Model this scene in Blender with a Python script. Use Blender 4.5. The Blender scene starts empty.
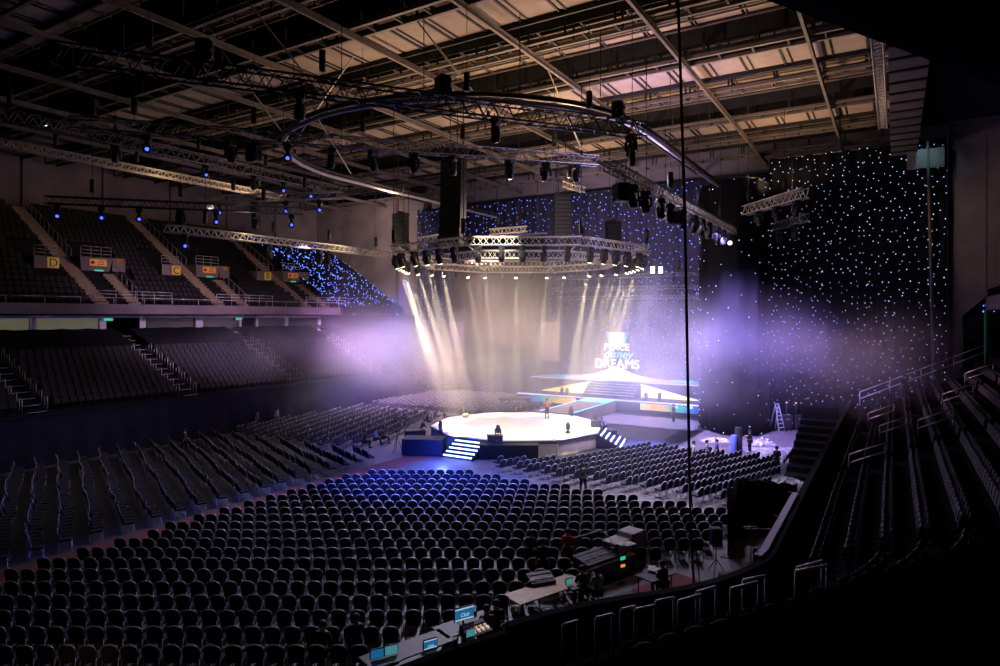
import bpy, bmesh, math, random
from mathutils import Vector, Matrix
random.seed(7)
C = bpy.context.scene.collection
SC = bpy.context.scene
PI = math.pi
# ------------------------------------------------------------------ camera frame
EYE = Vector((0, 0, 10.0)); FPX = 650.0; HOR = 316.0
YAW = math.radians(31.3)
FW = Vector((-math.sin(YAW), math.cos(YAW), 0)); RT = Vector((math.cos(YAW), math.sin(YAW), 0))
def LD(lat, d, z=0.0):                 # metres to the side of / in front of the eye -> world
    p = FW*d + RT*lat
    return Vector((p.x, p.y, z))
def at(px, py, z):                     # ground-plan point at height z read off the photograph
    d = FPX*(10.0-z)/(py-HOR)
    return LD((px-500)/FPX*d, d, z)
def atd(px, py, d):
    return LD((px-500)/FPX*d, d, 10.0-(py-HOR)*d/FPX)
def proj(p):
    v = Vector(p)-EYE; d = v.dot(FW); l = v.dot(RT)
    if d < .1: return (-1e6, -1e6, d)
    return (500+FPX*l/d, HOR-FPX*v.z/d, d)

# ------------------------------------------------------------------ materials
def mat(name, col, rough=.6, metal=0., emit=None, es=0., var=.18, scale=3., spec=.5, bump=0.):
    m = bpy.data.materials.new(name); m.use_nodes = True
    nt = m.node_tree; b = nt.nodes['Principled BSDF']
    tc = nt.nodes.new('ShaderNodeTexCoord'); nz = nt.nodes.new('ShaderNodeTexNoise')
    nz.inputs['Scale'].default_value = scale; nz.inputs['Detail'].default_value = 4
    nt.links.new(tc.outputs['Object'], nz.inputs['Vector'])
    cr = nt.nodes.new('ShaderNodeValToRGB')
    lo = [max(0, c*(1-var)) for c in col]; hi = [min(1, c*(1+var)) for c in col]
    cr.color_ramp.elements[0].position = .3; cr.color_ramp.elements[0].color = (*lo, 1)
    cr.color_ramp.elements[1].position = .7; cr.color_ramp.elements[1].color = (*hi, 1)
    nt.links.new(nz.outputs['Fac'], cr.inputs['Fac']); nt.links.new(cr.outputs['Color'], b.inputs['Base Color'])
    b.inputs['Roughness'].default_value = rough; b.inputs['Metallic'].default_value = metal
    b.inputs['Specular IOR Level'].default_value = spec
    if bump:
        bp = nt.nodes.new('ShaderNodeBump'); bp.inputs['Strength'].default_value = bump; bp.inputs['Distance'].default_value = .05
        nt.links.new(nz.outputs['Fac'], bp.inputs['Height']); nt.links.new(bp.outputs['Normal'], b.inputs['Normal'])
    if emit:
        b.inputs['Emission Color'].default_value = (*emit, 1); b.inputs['Emission Strength'].default_value = es
    return m
def nosample(m):
    m.cycles.emission_sampling = 'NONE'; return m
M = {}
M['floor'] = mat('floor_concrete', (.105,.095,.10), .5, var=.25, scale=.35, bump=.05)
M['carpet'] = mat('red_carpet', (.17,.05,.055), .9, var=.25, scale=5)
M['concrete'] = mat('concrete_wall', (.20,.165,.16), .85, var=.22, scale=.4, bump=.1)
M['dark'] = mat('dark_paint', (.010,.009,.011), .85, spec=.2)
M['pitch'] = mat('unlit_black', (.003,.003,.004), .95, spec=.05)  # near-black colour standing in for shade on the unlit near stand
M['black'] = mat('black_cloth', (.010,.010,.013), .95, spec=.1, scale=1.)
M['navy'] = mat('navy_drape', (.016,.016,.038), .9, spec=.1, scale=.6)
M['fabric'] = mat('chair_fabric', (.032,.032,.05), .92, spec=.12, scale=9)
M['seatp'] = mat('stand_seat_plastic', (.013,.011,.014), .6, spec=.22, scale=6)
M['chrome'] = mat('chair_steel', (.44,.42,.46), .45, .2, scale=8, var=.08)
M['alu'] = mat('truss_warm_aluminium', (.62,.55,.44), .5, .25, scale=4, var=.1)  # aluminium paled and yellowed to carry the warm light on the trusses
M['trussblack'] = mat('truss_black', (.05,.045,.05), .5, .4, scale=4)
M['trussmid'] = mat('truss_grey', (.24,.22,.23), .5, .7, scale=4)
M['steel'] = mat('roof_steel', (.135,.11,.095), .6, .1, scale=1.)
M['darksteel'] = mat('roof_dark_steel', (.012,.011,.012), .65, .1, scale=1.)
M['deck'] = mat('roof_deck', (.13,.10,.07), .8, var=.3, scale=.6)
M['panel'] = mat('acoustic_panel', (.27,.21,.165), .85, var=.14, scale=1.2)
M['baffle'] = mat('brown_baffle', (.30,.22,.12), .85, var=.2, scale=1.2)
M['gear'] = mat('black_gear', (.006,.006,.008), .5, scale=6)
M['gear2'] = mat('grey_gear', (.022,.022,.026), .5, scale=6)
M['white'] = mat('stage_white', (.82,.80,.78), .55, var=.03, scale=.5)
M['plinth'] = mat('stage_fascia', (.20,.17,.16), .7, scale=1.)
M['wood'] = mat('table_wood', (.33,.22,.14), .5, var=.25, scale=2.5)
M['nose'] = mat('stair_nosing', (.30,.21,.15), .8, scale=2)
M['rail'] = mat('rail_steel', (.55,.50,.52), .4, .6, scale=3, var=.1)
M['track'] = mat('track_paint', (.50,.44,.50), .5, var=.06)
M['lav'] = mat('painted_frame', (.60,.52,.62), .6, var=.06)
M['fascia'] = mat('balcony_fascia', (.16,.12,.14), .75, scale=.5)
M['yellow'] = mat('sign_yellow', (.75,.42,.05), .5, var=.05, emit=(1,.55,.06), es=.10)  # faint emission added to lift the sign above its dim surroundings
M['orange'] = mat('sign_orange', (.80,.30,.06), .5, var=.05, emit=(1,.36,.07), es=.16)  # slight emission added here too, so the plate stands out
M['signblack'] = mat('sign_black', (.01,.01,.01), .5)
M['greenlit'] = nosample(mat('exit_lamp', (.02,.3,.2), .4, emit=(.03,.70,.45), es=.7, var=.02))
M['whitelit'] = nosample(mat('lamp_white', (.8,.8,.8), .4, emit=(1,.97,.95), es=1.6, var=.02))
M['warmlens'] = nosample(mat('lens_warm', (.8,.7,.5), .3, emit=(1,.82,.5), es=7, var=.02))
M['bluelens'] = nosample(mat('lens_blue', (.05,.1,.8), .3, emit=(.035,.06,1.), es=5, var=.02))
M['darklens'] = mat('lens_dark', (.03,.03,.05), .08, scale=2)
M['redlit'] = nosample(mat('lamp_red', (.8,.1,.05), .3, emit=(1,.12,.05), es=1.2, var=.02))
M['star'] = nosample(mat('star_led', (.5,.6,1), .3, emit=(.50,.62,1.), es=1.7, var=.02))
M['starblue'] = nosample(mat('star_led_blue', (.2,.3,1), .3, emit=(.13,.24,1.), es=2.4, var=.02))
M['steplit'] = mat('stair_led', (.8,.85,1), .4, emit=(.42,.56,1.), es=3.2, var=.02)
M['bluelit'] = mat('blue_led', (.1,.2,1), .4, emit=(.10,.22,1.), es=2.2, var=.02)
M['edgelit'] = mat('edge_led', (.7,.8,1), .4, emit=(.36,.42,1.), es=1.3, var=.02)
M['cyanlit'] = mat('cyan_led', (.2,.7,1), .4, emit=(.15,.65,1.), es=1.3, var=.02)
M['screenblue'] = nosample(mat('screen_blue', (.02,.2,.5), .2, emit=(.01,.13,.30), es=.8, var=.02))
M['screencyan'] = nosample(mat('screen_cyan', (.2,.5,.55), .2, emit=(.06,.26,.30), es=.8, var=.3, scale=25))
M['screenwhite'] = nosample(mat('screen_white', (.7,.8,.9), .2, emit=(.5,.7,.85), es=.7, var=.02))
M['amberlit'] = nosample(mat('button_amber', (.8,.4,.1), .3, emit=(1,.36,.04), es=.8, var=.02))
M['skin'] = mat('skin', (.42,.25,.18), .6, scale=10, var=.06)
M['hair'] = mat('hair', (.015,.011,.009), .7, scale=20)
M['trouser'] = mat('dark_trousers', (.015,.015,.02), .9, scale=10)
M['shirtblack'] = mat('black_shirt', (.02,.02,.025), .9, scale=10)
M['shirtorange'] = mat('orange_shirt', (.65,.20,.06), .85, scale=10)
M['shirtred'] = mat('red_shirt', (.45,.03,.05), .85, scale=10)
M['shirtgrey'] = mat('grey_shirt', (.22,.24,.28), .85, scale=10)
M['shirtblue'] = mat('blue_shirt', (.05,.08,.30), .85, scale=10)
M['shirtwhite'] = mat('white_shirt', (.6,.6,.62), .85, scale=10)
M['plastic'] = mat('clear_sheet', (.34,.34,.38), .25, var=.35, scale=2., spec=.8)
M['sheet'] = mat('pale_patch', (.5,.5,.56), .3, var=.2, scale=1.)
M['case'] = mat('flight_case', (.42,.40,.38), .5, var=.1)
M['glass'] = mat('window_glass', (.05,.055,.05), .06, var=.05)
M['winlit'] = mat('window_room', (.10,.10,.07), .8, emit=(.34,.33,.22), es=.22, var=.5, scale=.25)
M['cable'] = mat('cable_rubber', (.008,.008,.01), .6)
M['bluefoil'] = mat('blue_roll', (.16,.22,.75), .5, var=.1)
M['ladder'] = mat('ladder_alu', (.62,.60,.70), .4, .2, var=.05)
M['greenpaint'] = mat('green_paint', (.03,.25,.10), .6)

# ------------------------------------------------------------------ mesh helper
class MB:
    def __init__(s): s.v = []; s.f = []; s.mi = []; s.sm = []
    def add(s, vs, fs, mi=0, sm=False):
        o = len(s.v); s.v += [tuple(v) for v in vs]; s.f += [tuple(i+o for i in f) for f in fs]
        s.mi += [mi]*len(fs); s.sm += [sm]*len(fs); return s
    def box(s, c, d, mi=0, rot=None, top=1.0):
        x, y, z = d[0]/2, d[1]/2, d[2]/2
        vs = [Vector((sx*x*(top if sz > 0 else 1), sy*y*(top if sz > 0 else 1), sz*z)) for sz in (-1,1) for sy in (-1,1) for sx in (-1,1)]
        if rot is not None: vs = [rot @ v for v in vs]
        c = Vector(c)
        return s.add([v+c for v in vs], [(0,2,3,1),(4,5,7,6),(0,1,5,4),(2,6,7,3),(0,4,6,2),(1,3,7,5)], mi)
    def rbox(s, c, d, r=.02, mi=0, rot=None):          # box with chamfered edges
        x, y, z = d[0]/2, d[1]/2, d[2]/2; r = min(r, x*.9, y*.9, z*.9)
        vs = []
        for zz, k in ((-z, r), (-z+r, 0), (z-r, 0), (z, r)):
            xx, yy = x-k, y-k
            vs += [(xx-r*(k == 0), yy, zz), (-xx+r*(k == 0), yy, zz), (-xx, yy-r*(k == 0), zz), (-xx, -yy+r*(k == 0), zz), (-xx+r*(k == 0), -yy, zz), (xx-r*(k == 0), -yy, zz), (xx, -yy+r*(k == 0), zz), (xx, yy-r*(k == 0), zz)]
        vs = [Vector(v) for v in vs]
        if rot is not None: vs = [rot @ v for v in vs]
        c = Vector(c); vs = [v+c for v in vs]
        fs = [tuple(reversed(range(8))), tuple(range(24, 32))]
        for a in range(3):
            for i in range(8):
                j = (i+1) % 8; fs.append((a*8+i, a*8+j, a*8+8+j, a*8+8+i))
        return s.add(vs, fs, mi)
    def tube(s, p0, p1, r, n=6, mi=0, r1=None, cap=True, sm=True):
        p0 = Vector(p0); p1 = Vector(p1); d = p1-p0
        if d.length < 1e-6: return s
        d.normalize(); u = d.orthogonal().normalized(); w = d.cross(u); r1 = r if r1 is None else r1
        vs = []
        for p, q in ((p0, r), (p1, r1)):
            for i in range(n):
                a = 2*PI*(i+.5)/n; vs.append(p+(u*math.cos(a)+w*math.sin(a))*q)
        fs = [(i, (i+1) % n, n+(i+1) % n, n+i) for i in range(n)]
        o = len(s.v); s.add(vs, fs, mi, sm)
        if cap:
            s.f += [tuple(o+i for i in reversed(range(n))), tuple(o+n+i for i in range(n))]; s.mi += [mi, mi]; s.sm += [False, False]
        return s
    def path(s, pts, r, n=6, mi=0, closed=False, radii=None):
        pts = [Vector(p) for p in pts]; N = len(pts); vs = []; up = None
        for i, p in enumerate(pts):
            a = pts[i-1] if (i > 0 or closed) else pts[0]; b = pts[(i+1) % N] if (i < N-1 or closed) else pts[-1]
            t = (b-a).normalized()
            if up is None: up = t.orthogonal().normalized()
            up = (up - t*up.dot(t)); up = up.normalized() if up.length > 1e-5 else t.orthogonal().normalized()
            w = t.cross(up); q = radii[i] if radii else r
            for k in range(n):
                an = 2*PI*k/n; vs.append(p+(up*math.cos(an)+w*math.sin(an))*q)
        fs = []
        for i in range(N if closed else N-1):
            j = (i+1) % N
            for k in range(n): fs.append((i*n+k, i*n+(k+1) % n, j*n+(k+1) % n, j*n+k))
        if not closed: fs += [tuple(reversed(range(n))), tuple((N-1)*n+k for k in range(n))]
        return s.add(vs, fs, mi, True)
    def lathe(s, prof, n=12, c=(0,0,0), mi=0, rot=None):
        vs = []; c = Vector(c)
        for r, z in prof:
            for k in range(n):
                a = 2*PI*k/n; v = Vector((r*math.cos(a), r*math.sin(a), z))
                vs.append((rot @ v if rot is not None else v)+c)
        P = len(prof); fs = []
        for i in range(P-1):
            for k in range(n): fs.append((i*n+k, i*n+(k+1) % n, (i+1)*n+(k+1) % n, (i+1)*n+k))
        fs += [tuple(reversed(range(n))), tuple((P-1)*n+k for k in range(n))]
        return s.add(vs, fs, mi, True)
    def prism(s, poly, z0, z1, mi=0):                  # polygon in XY, extruded in Z
        n = len(poly)
        ar = sum(poly[i][0]*poly[(i+1) % n][1]-poly[(i+1) % n][0]*poly[i][1] for i in range(n))
        if ar < 0: poly = list(reversed(poly))
        vs = [(p[0], p[1], z0) for p in poly]+[(p[0], p[1], z1) for p in poly]
        return s.add(vs, [tuple(reversed(range(n))), tuple(range(n, 2*n))]+[(i, (i+1) % n, n+(i+1) % n, n+i) for i in range(n)], mi)
    def slab(s, prof, y0, y1, mi=0):                   # profile in XZ, extruded along Y
        n = len(prof); vs = [(p[0], y0, p[1]) for p in prof]+[(p[0], y1, p[1]) for p in prof]
        return s.add(vs, [tuple(range(n)), tuple(reversed(range(n, 2*n)))]+[(i, n+i, n+(i+1) % n, (i+1) % n) for i in range(n)], mi)
    def quad(s, a, b, c, d, mi=0): return s.add([a, b, c, d], [(0,1,2,3)], mi)
    def mesh(s, name, ms):
        me = bpy.data.meshes.new(name); me.from_pydata(s.v, [], s.f)
        for m in (ms if isinstance(ms, (list, tuple)) else [ms]): me.materials.append(m)
        me.polygons.foreach_set('material_index', s.mi); me.polygons.foreach_set('use_smooth', s.sm); me.update()
        return me
    def build(s, name, ms, parent=None, loc=None, rz=0):
        o = bpy.data.objects.new(name, s.mesh(name, ms)); C.objects.link(o)
        if parent is not None: o.parent = parent
        if loc is not None: o.location = loc
        if rz: o.rotation_euler = (0, 0, rz)
        return o
def tag(o, label=None, cat=None, group=None, kind=None):
    if label: o['label'] = label
    if cat: o['category'] = cat
    if group: o['group'] = group
    if kind: o['kind'] = kind
    return o
def thing(name, label, cat, loc=(0,0,0), rz=0, group=None):
    o = bpy.data.objects.new(name, None); C.objects.link(o); o.empty_display_size = .2
    o.location = loc; o.rotation_euler = (0, 0, rz)
    return tag(o, label, cat, group)
def link_mesh(name, me, parent=None, loc=None, rot=None):
    o = bpy.data.objects.new(name, me); C.objects.link(o)
    if parent is not None: o.parent = parent
    if loc is not None: o.location = loc
    if rot is not None: o.rotation_euler = rot
    return o
def struct(mb, name, ms): return tag(mb.build(name, ms), kind='structure')
def Rz(a): return Matrix.Rotation(a, 3, 'Z')
def Rx(a): return Matrix.Rotation(a, 3, 'X')
def Ry(a): return Matrix.Rotation(a, 3, 'Y')
def copy_tree(o, loc, rz=None):
    r = o.copy(); C.objects.link(r); r.location = loc
    if rz is not None: r.rotation_euler = (0, 0, rz)
    for ch in o.children:
        c = ch.copy(); C.objects.link(c); c.parent = r
        for g in ch.children:
            d = g.copy(); C.objects.link(d); d.parent = c
    return r
ONES = ['', 'first','second','third','fourth','fifth','sixth','seventh','eighth','ninth','tenth','eleventh','twelfth','thirteenth','fourteenth','fifteenth','sixteenth','seventeenth','eighteenth','nineteenth']
TENS = {2:('twentieth','twenty'),3:('thirtieth','thirty'),4:('fortieth','forty'),5:('fiftieth','fifty'),6:('sixtieth','sixty'),7:('seventieth','seventy'),8:('eightieth','eighty'),9:('ninetieth','ninety')}
def ordn(n):
    if n >= 100: return ('hundredth' if n == 100 else 'hundred-and-'+ordn(n-100))
    if n < 20: return ONES[n]
    t, u = divmod(n, 10); return TENS[t][0] if u == 0 else TENS[t][1]+'-'+ONES[u]

def text(body, size, m, parent, loc, shear=0., ext=.02, rot=(PI/2, 0, 0), bold=0.):
    cu = bpy.data.curves.new('lettering', 'FONT'); cu.body = body; cu.size = size; cu.extrude = ext; cu.align_x = 'CENTER'; cu.shear = shear; cu.offset = bold; cu.materials.append(m)
    tmp = bpy.data.objects.new('tmp', cu); C.objects.link(tmp); dg = bpy.context.evaluated_depsgraph_get(); me = bpy.data.meshes.new_from_object(tmp.evaluated_get(dg)); bpy.data.objects.remove(tmp)
    o = bpy.data.objects.new('lettering', me); C.objects.link(o); o.parent = parent; o.location = loc; o.rotation_euler = rot
    return o
XC = -26.0                        # middle of the hall
STG = Vector((-26.2, 45.8, 0))    # middle of the round stage
# ================================================================== SETTING
mb = MB(); mb.box((-35, 36, -.15), (92, 84, .3)); struct(mb, 'floor', M['floor'])
mb = MB(); mb.box((-28.9, 20.5, .012), (1.9, 34, .02)); tag(mb.build('floor_carpet', M['carpet']), kind='structure')
mb = MB(); mb.box((-77.5, 34, 15), (1, 78, 31))
for y in range(0, 72, 8): mb.box((-76.9, y, 22), (.5, .8, 18))
struct(mb, 'wall_left', M['concrete'])
mb = MB(); mb.box((-67, 72.2, 13), (22, 1, 27)); mb.box((-62.5, 71.4, 13), (4, .8, 27)); mb.box((-73, 71.5, 9.5), (8, .6, 19)); mb.box((-28, 74, 15), (58, 1, 31))
struct(mb, 'wall_back', M['concrete'])
mb = MB(); mb.box((10.6, 63.2, 12.6), (14, 1.2, 25.4))
for z in (6, 11, 16, 21): mb.box((10.6, 62.57, z), (14, .04, .06))
for x in (6, 9.2): mb.box((x, 62.57, 12), (.06, .04, 24))
struct(mb, 'wall_right', M['concrete'])
mb = MB(); mb.box((19.5, 30, 15), (1, 70, 31)); struct(mb, 'wall_side', M['dark'])
# ---- roof
mb = MB(); mb.box((-34, 34, 30.4), (92, 82, .6)); struct(mb, 'ceiling', M['deck'])
mb = MB()
for y in range(2, 73, 2):
    if (y % 7) > 0: mb.box((-37, y+.4, 29.9), (78, .14, .4))
for k in range(33): mb.box((-76+k*2.4, 36, 29.96), (.1, 72, .24))
struct(mb, 'ceiling_trim', M['darksteel'])
for x in (-69.5, -62.2, -55, -47.8, -40.5, -33.2, -25.9, -18.6, -11.2, -4.2):
    mb = MB(); mb.box((x, 36, 25.5), (.17, 72, .06)); mb.box((x, 36, 25.65), (.06, 72, .26)); mb.box((x, 36, 25.8), (.17, 72, .06))
    struct(mb, 'ceiling_beam', M['steel'])
def roof_truss(y, zb=25.95, zt=29.4):
    mb = MB()
    for dy in (-.55, .55):
        mb.box((-37, y+dy, zb), (78, .2, .2), 1); mb.box((-37, y+dy, zt), (78, .26, .26))
        if dy > 0: mb.box((-37, y+dy*.96, 28.2), (78, .06, 2.4))
        for i in range(27): mb.box((-76+i*3, y+dy*1.05, 27.7), (.12, .1, 3.4))
    for i in range(40): mb.box((-75.5+i*1.95, y, zb), (.12, 1.1, .12))
    struct(mb, 'ceiling_truss', [M['darksteel'], M['steel']])
for y in (8.2, 15.2, 22.4, 27.0, 34.0, 41.0, 47.9, 55.0, 61.9, 68): roof_truss(y)
def panel_strip(y, w=3.5):
    mb = MB(); mb.box((-37, y, 26.25), (78, w, .12), 0)
    for i in range(34):
        mb.box((-75+i*2.3, y, 26.15), (.13, w, .1), 1); mb.box((-75+i*2.3+.4, y, 26.15), (.08, w, .08), 1)
    for q in (-1, 1): mb.box((-37, y+q*w/2, 26.1), (78, .12, .4), 1)
    struct(mb, 'ceiling_panel', [M['panel'], M['darksteel']])
for y in (2, 16, 29.4, 43.4, 57.4): panel_strip(y)
# brown mid-height baffles between the trusses
for y in (19.6, 25, 31.6, 36.3, 38.6, 45.8, 50.2, 52.6, 59.2, 64.6):
    mb = MB()
    for i in range(27): mb.box((-75+i*2.88, y, 27.4), (2.5, 1.0, .08), 0)
    mb.box((-37, y-.55, 27.2), (78, .1, .12), 1); mb.box((-37, y+.55, 27.2), (78, .08, .1), 1)
    for i in range(27): mb.box((-76.4+i*2.88, y, 27.4), (.08, 2.0, .12), 1)
    struct(mb, 'ceiling_baffle', [M['baffle'], M['steel']])
# soffit of the long bulkhead on the right and a dark sheet put in for the unlit roof beyond it
mb = MB(); mb.box((.6, 49.5, 24.2), (1.8, 27.5, 2.2), 0)
for i in range(14): mb.box((.6, 36.7+i*2.0, 23.05), (1.8, .22, .1), 1)
struct(mb, 'ceiling_bulkhead', [M['steel'], M['darksteel']])
mb = MB(); mb.box((10.3, 34, 25.6), (17.6, 58, .5)); mb.box((1.75, 34, 27.8), (.3, 58, 4.6)); struct(mb, 'ceiling_unlit', M['dark'])

# ---- left lower terrace: nine rows of seats, then rows under black cloth
def lower_profile(sgn, x0, rows=13, dz=.385, dt=.8):
    pr = [(x0, 0), (x0, 3.2)]
    for k in range(rows):
        t = .3+k*dt; z = 3.2+k*dz
        pr += [(x0+sgn*t, z), (x0+sgn*t, z+dz if k else z+dz)]
    pr += [(x0+sgn*(.3+rows*dt), 3.2+rows*dz), (x0+sgn*(.3+rows*dt), 0)]
    return pr
XL = -48.5
def rowL(k): return XL-(.3+k*.8+.4), 3.2+(k+1)*.385
mb = MB(); mb.slab(lower_profile(-1, XL), 6, 57); tag(mb.build('lower_terrace', M['dark']), kind='structure')
mb = MB()                                                       # pleated dark drape along the terrace front
vs = []
for i in range(205):
    y0 = 6+i*.25; w = .035*math.sin(i*.9)+.03*math.sin(i*.37); vs += [(XL+.16+w*1.5, y0, .02), (XL+.16+w, y0, 1.7), (XL+.12, y0, 3.35), (XL+.05, y0, .02), (XL+.05, y0, 1.7), (XL+.05, y0, 3.35)]
for i in range(204):
    for j in (0, 1): mb.add([vs[i*6+j], vs[i*6+6+j], vs[i*6+7+j], vs[i*6+1+j]], [(0,1,2,3)], 0, True); mb.add([vs[i*6+3+j], vs[i*6+9+j], vs[i*6+10+j], vs[i*6+4+j]], [(3,2,1,0)])
mb.box((XL+.1, 31.5, 3.4), (.2, 51, .16))
tag(mb.build('terrace_drape', M['navy']), 'long navy drape hanging down the front of the lower terrace, facing the chairs', 'drape')
LA = (21.0, 32.0, 43.2, 54.4)                                    # lower aisles
for a, b in zip((7,)+LA, LA+(57,)):
    mb = MB(); y0, y1 = a+.7, b-.7
    if y1-y0 < 1: continue
    n = 14
    vs = []; fs = []
    for i in range(n+1):
        y = y0+(y1-y0)*i/n
        for (x, z) in ((rowL(8)[0]-.35, rowL(8)[1]+.85), (rowL(9)[0], rowL(9)[1]+.95), (rowL(10)[0], rowL(10)[1]+.75), (rowL(11)[0], rowL(11)[1]+.72), (rowL(12)[0]-.3, rowL(12)[1]+.7)):
            vs.append((x, y, z+.04*math.sin(i*2.1+x)))
    for i in range(n):
        for j in range(4): fs.append((i*5+j, i*5+5+j, i*5+6+j, i*5+1+j))
    o0 = len(vs); vs += [(v[0], v[1], v[2]-.05) for v in vs[:o0]]; fs += [tuple(o0+q for q in reversed(f)) for f in list(fs)]
    mb.add(vs, fs, 0, True); 
    nm = {7: 'nearest the camera, before the first aisle', 21.0: 'beside the wide dark seat section', 32.0: 'above the violet-lit seat section', 43.2: 'farthest back in the violet haze', 54.4: 'at the far end'}[a]
    tag(mb.build('seat_cover', M['black']), 'black cloth over the top rows, '+nm, 'cover', 'cloths over the top rows')
for y in LA:
    mb = MB()
    for k in range(13):
        x, z = rowL(k)
        mb.box((x+.2, y, z-.1), (.4, 1.1, .2)); mb.box((x+.39, y, z+.01), (.05, 1.1, .03), 1)
        mb.box((x+.6, y, z-.29), (.4, 1.1, .2)); 
    struct(mb, 'floor_aisle', [M['dark'], M['rail']])
RAILN = {21.0: 'aisle at the dark near end', 32.0: 'aisle between the dark and the violet-lit sections', 43.2: 'aisle in the violet haze', 54.4: 'aisle at the far end'}
def aisle_rail(y, where, side):
    t = thing('aisle_railing', '%s post railing on the lower terrace, %s' % (side, where), 'railing', (rowL(0)[0], y, rowL(0)[1]), 0, 'lower terrace railings')
    x0, z0 = rowL(0)
    for k in range(10):
        x, z = rowL(k); mb = MB(); mb.tube((x-x0, 0, z-z0), (x-x0, 0, z-z0+.95), .035, 5); mb.tube((x-x0-.4, 0, z-z0+.93), (x-x0+.02, 0, z-z0+.93), .03, 5); mb.tube((x-x0-.4, 0, z-z0+.2), (x-x0-.4, 0, z-z0+.95), .03, 5)
        mb.build('post', M['rail'], t)
for y in LA:
    for s, nm in ((-.75, 'near-side'), (.75, 'far-side')): aisle_rail(y+s, RAILN[y], nm)
# ---- rooms under the balcony
mb = MB(); mb.box((-59.6, 31, 6), (.4, 52, 4.6)); mb.box((-59.6, 31, 10.1), (.4, 52, .35)); struct(mb, 'wall_rooms', M['fascia'])
mb = MB(); mb.box((-59.15, 31, 9.92), (.3, 51, .22)); struct(mb, 'trim_1', M['lav'])
wn = 0
for (y0, y1) in ((13, 19.2), (20, 25), (25.2, 30.6), (33.8, 39.4), (39.6, 44.4), (46.5, 50.4), (50.6, 55.5)):
    wn += 1
    mb = MB(); mb.box((-59.35, (y0+y1)/2, 9.1), (.1, y1-y0, 1.65)); w = tag(mb.build('window_%d' % wn, M['winlit'] if wn < 4 else M['glass']), kind='structure')
    f = MB()
    for y in (y0, y1): f.box((-59.2, y, 9.1), (.3, .26, 1.7))
    f.box((-59.2, (y0+y1)/2, 8.3), (.26, y1-y0, .12)); f.build('window_frame', M['lav'], w)
    if wn in (3, 4, 5):
        f = MB(); f.box((-59.2, y1-.15 if wn == 3 else y0+.15, 9.1), (.34, .55, 1.75)); f.build('window_post', M['lav'], w)
for i, (y, nm) in enumerate(((31.9, 'by the first aisle opening'), (45.2, 'by the second aisle opening'))):
    t = thing('exit_sign', 'small green EXIT lamp under the balcony, '+nm, 'sign', (-59.1, y-1.0, 9.7), 0, 'green exit lamps under the balcony')
    mb = MB(); mb.box((0, 0, 0), (.12, .85, .3)); mb.build('housing', M['gear2'], t)
    mb = MB(); mb.box((.07, 0, 0), (.03, .78, .24)); mb.build('sign_panel', M['greenlit'], t)
# ---- upper balcony on the left
XB = -57.5; BZ = 11.0; BR = 19; BDT = .85; BDZ = .53
def rowB(k): return XB-(.9+k*BDT+.42), BZ+k*BDZ
pr = [(XB, 10.05), (XB, 11.0)]
for k in range(BR):
    pr += [(XB-(.9+k*BDT), BZ+k*BDZ-(BDZ if k else 0)), (XB-(.9+k*BDT), BZ+k*BDZ)]
xe = XB-(.9+BR*BDT); ze = BZ+(BR-1)*BDZ
pr += [(xe, ze), (xe, ze-1.0), (XB-4, 10.05)]
mb = MB(); mb.slab(pr, 4, 57); tag(mb.build('balcony_terrace', M['dark']), kind='structure')
mb = MB(); mb.box((XB+.12, 30.5, 10.6), (.24, 53.2, .85)); mb.box((XB+.2, 30.5, 10.22), (.3, 53.3, .1)); struct(mb, 'balcony_wall', M['fascia'])
BA = (30.2, 41.7, 53.2)
for y in BA:
    mb = MB()
    for k in range(BR):
        x, z = rowB(k)
        for q in range(2):
            mb.box((x+.21-q*.42, y, z-.12+q*.26), (.44, 1.25, .24)); mb.box((x+.41-q*.42, y, z+.01+q*.26), (.07, 1.25, .03), 1)
    struct(mb, 'floor_stair', [M['nose'], M['nose']])
def post_rail(name, label, pts, h=1.0, mids=(.5,), group=None, mt='rail', r=.03):
    p0 = Vector(pts[0]); t = thing(name, label, 'railing', p0, 0, group)
    rel = [Vector(p)-p0 for p in pts]
    for p in rel:
        mb = MB(); mb.tube(p, p+Vector((0,0,h)), r, 5); mb.build('post', M[mt], t)
    for q in (1.,)+tuple(mids):
        mb = MB()
        for a, b in zip(rel, rel[1:]): mb.tube(a+Vector((0,0,h*q)), b+Vector((0,0,h*q)), r*1.1, 5)
        mb.build('top_rail' if q == 1. else 'mid_rail', M[mt], t)
    return t
post_rail('balcony_railing', 'long thin steel railing along the front edge of the upper balcony', [(XB+.1, 4+i*2.65, 11.02) for i in range(21)], .55, (), mt='rail')
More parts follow.
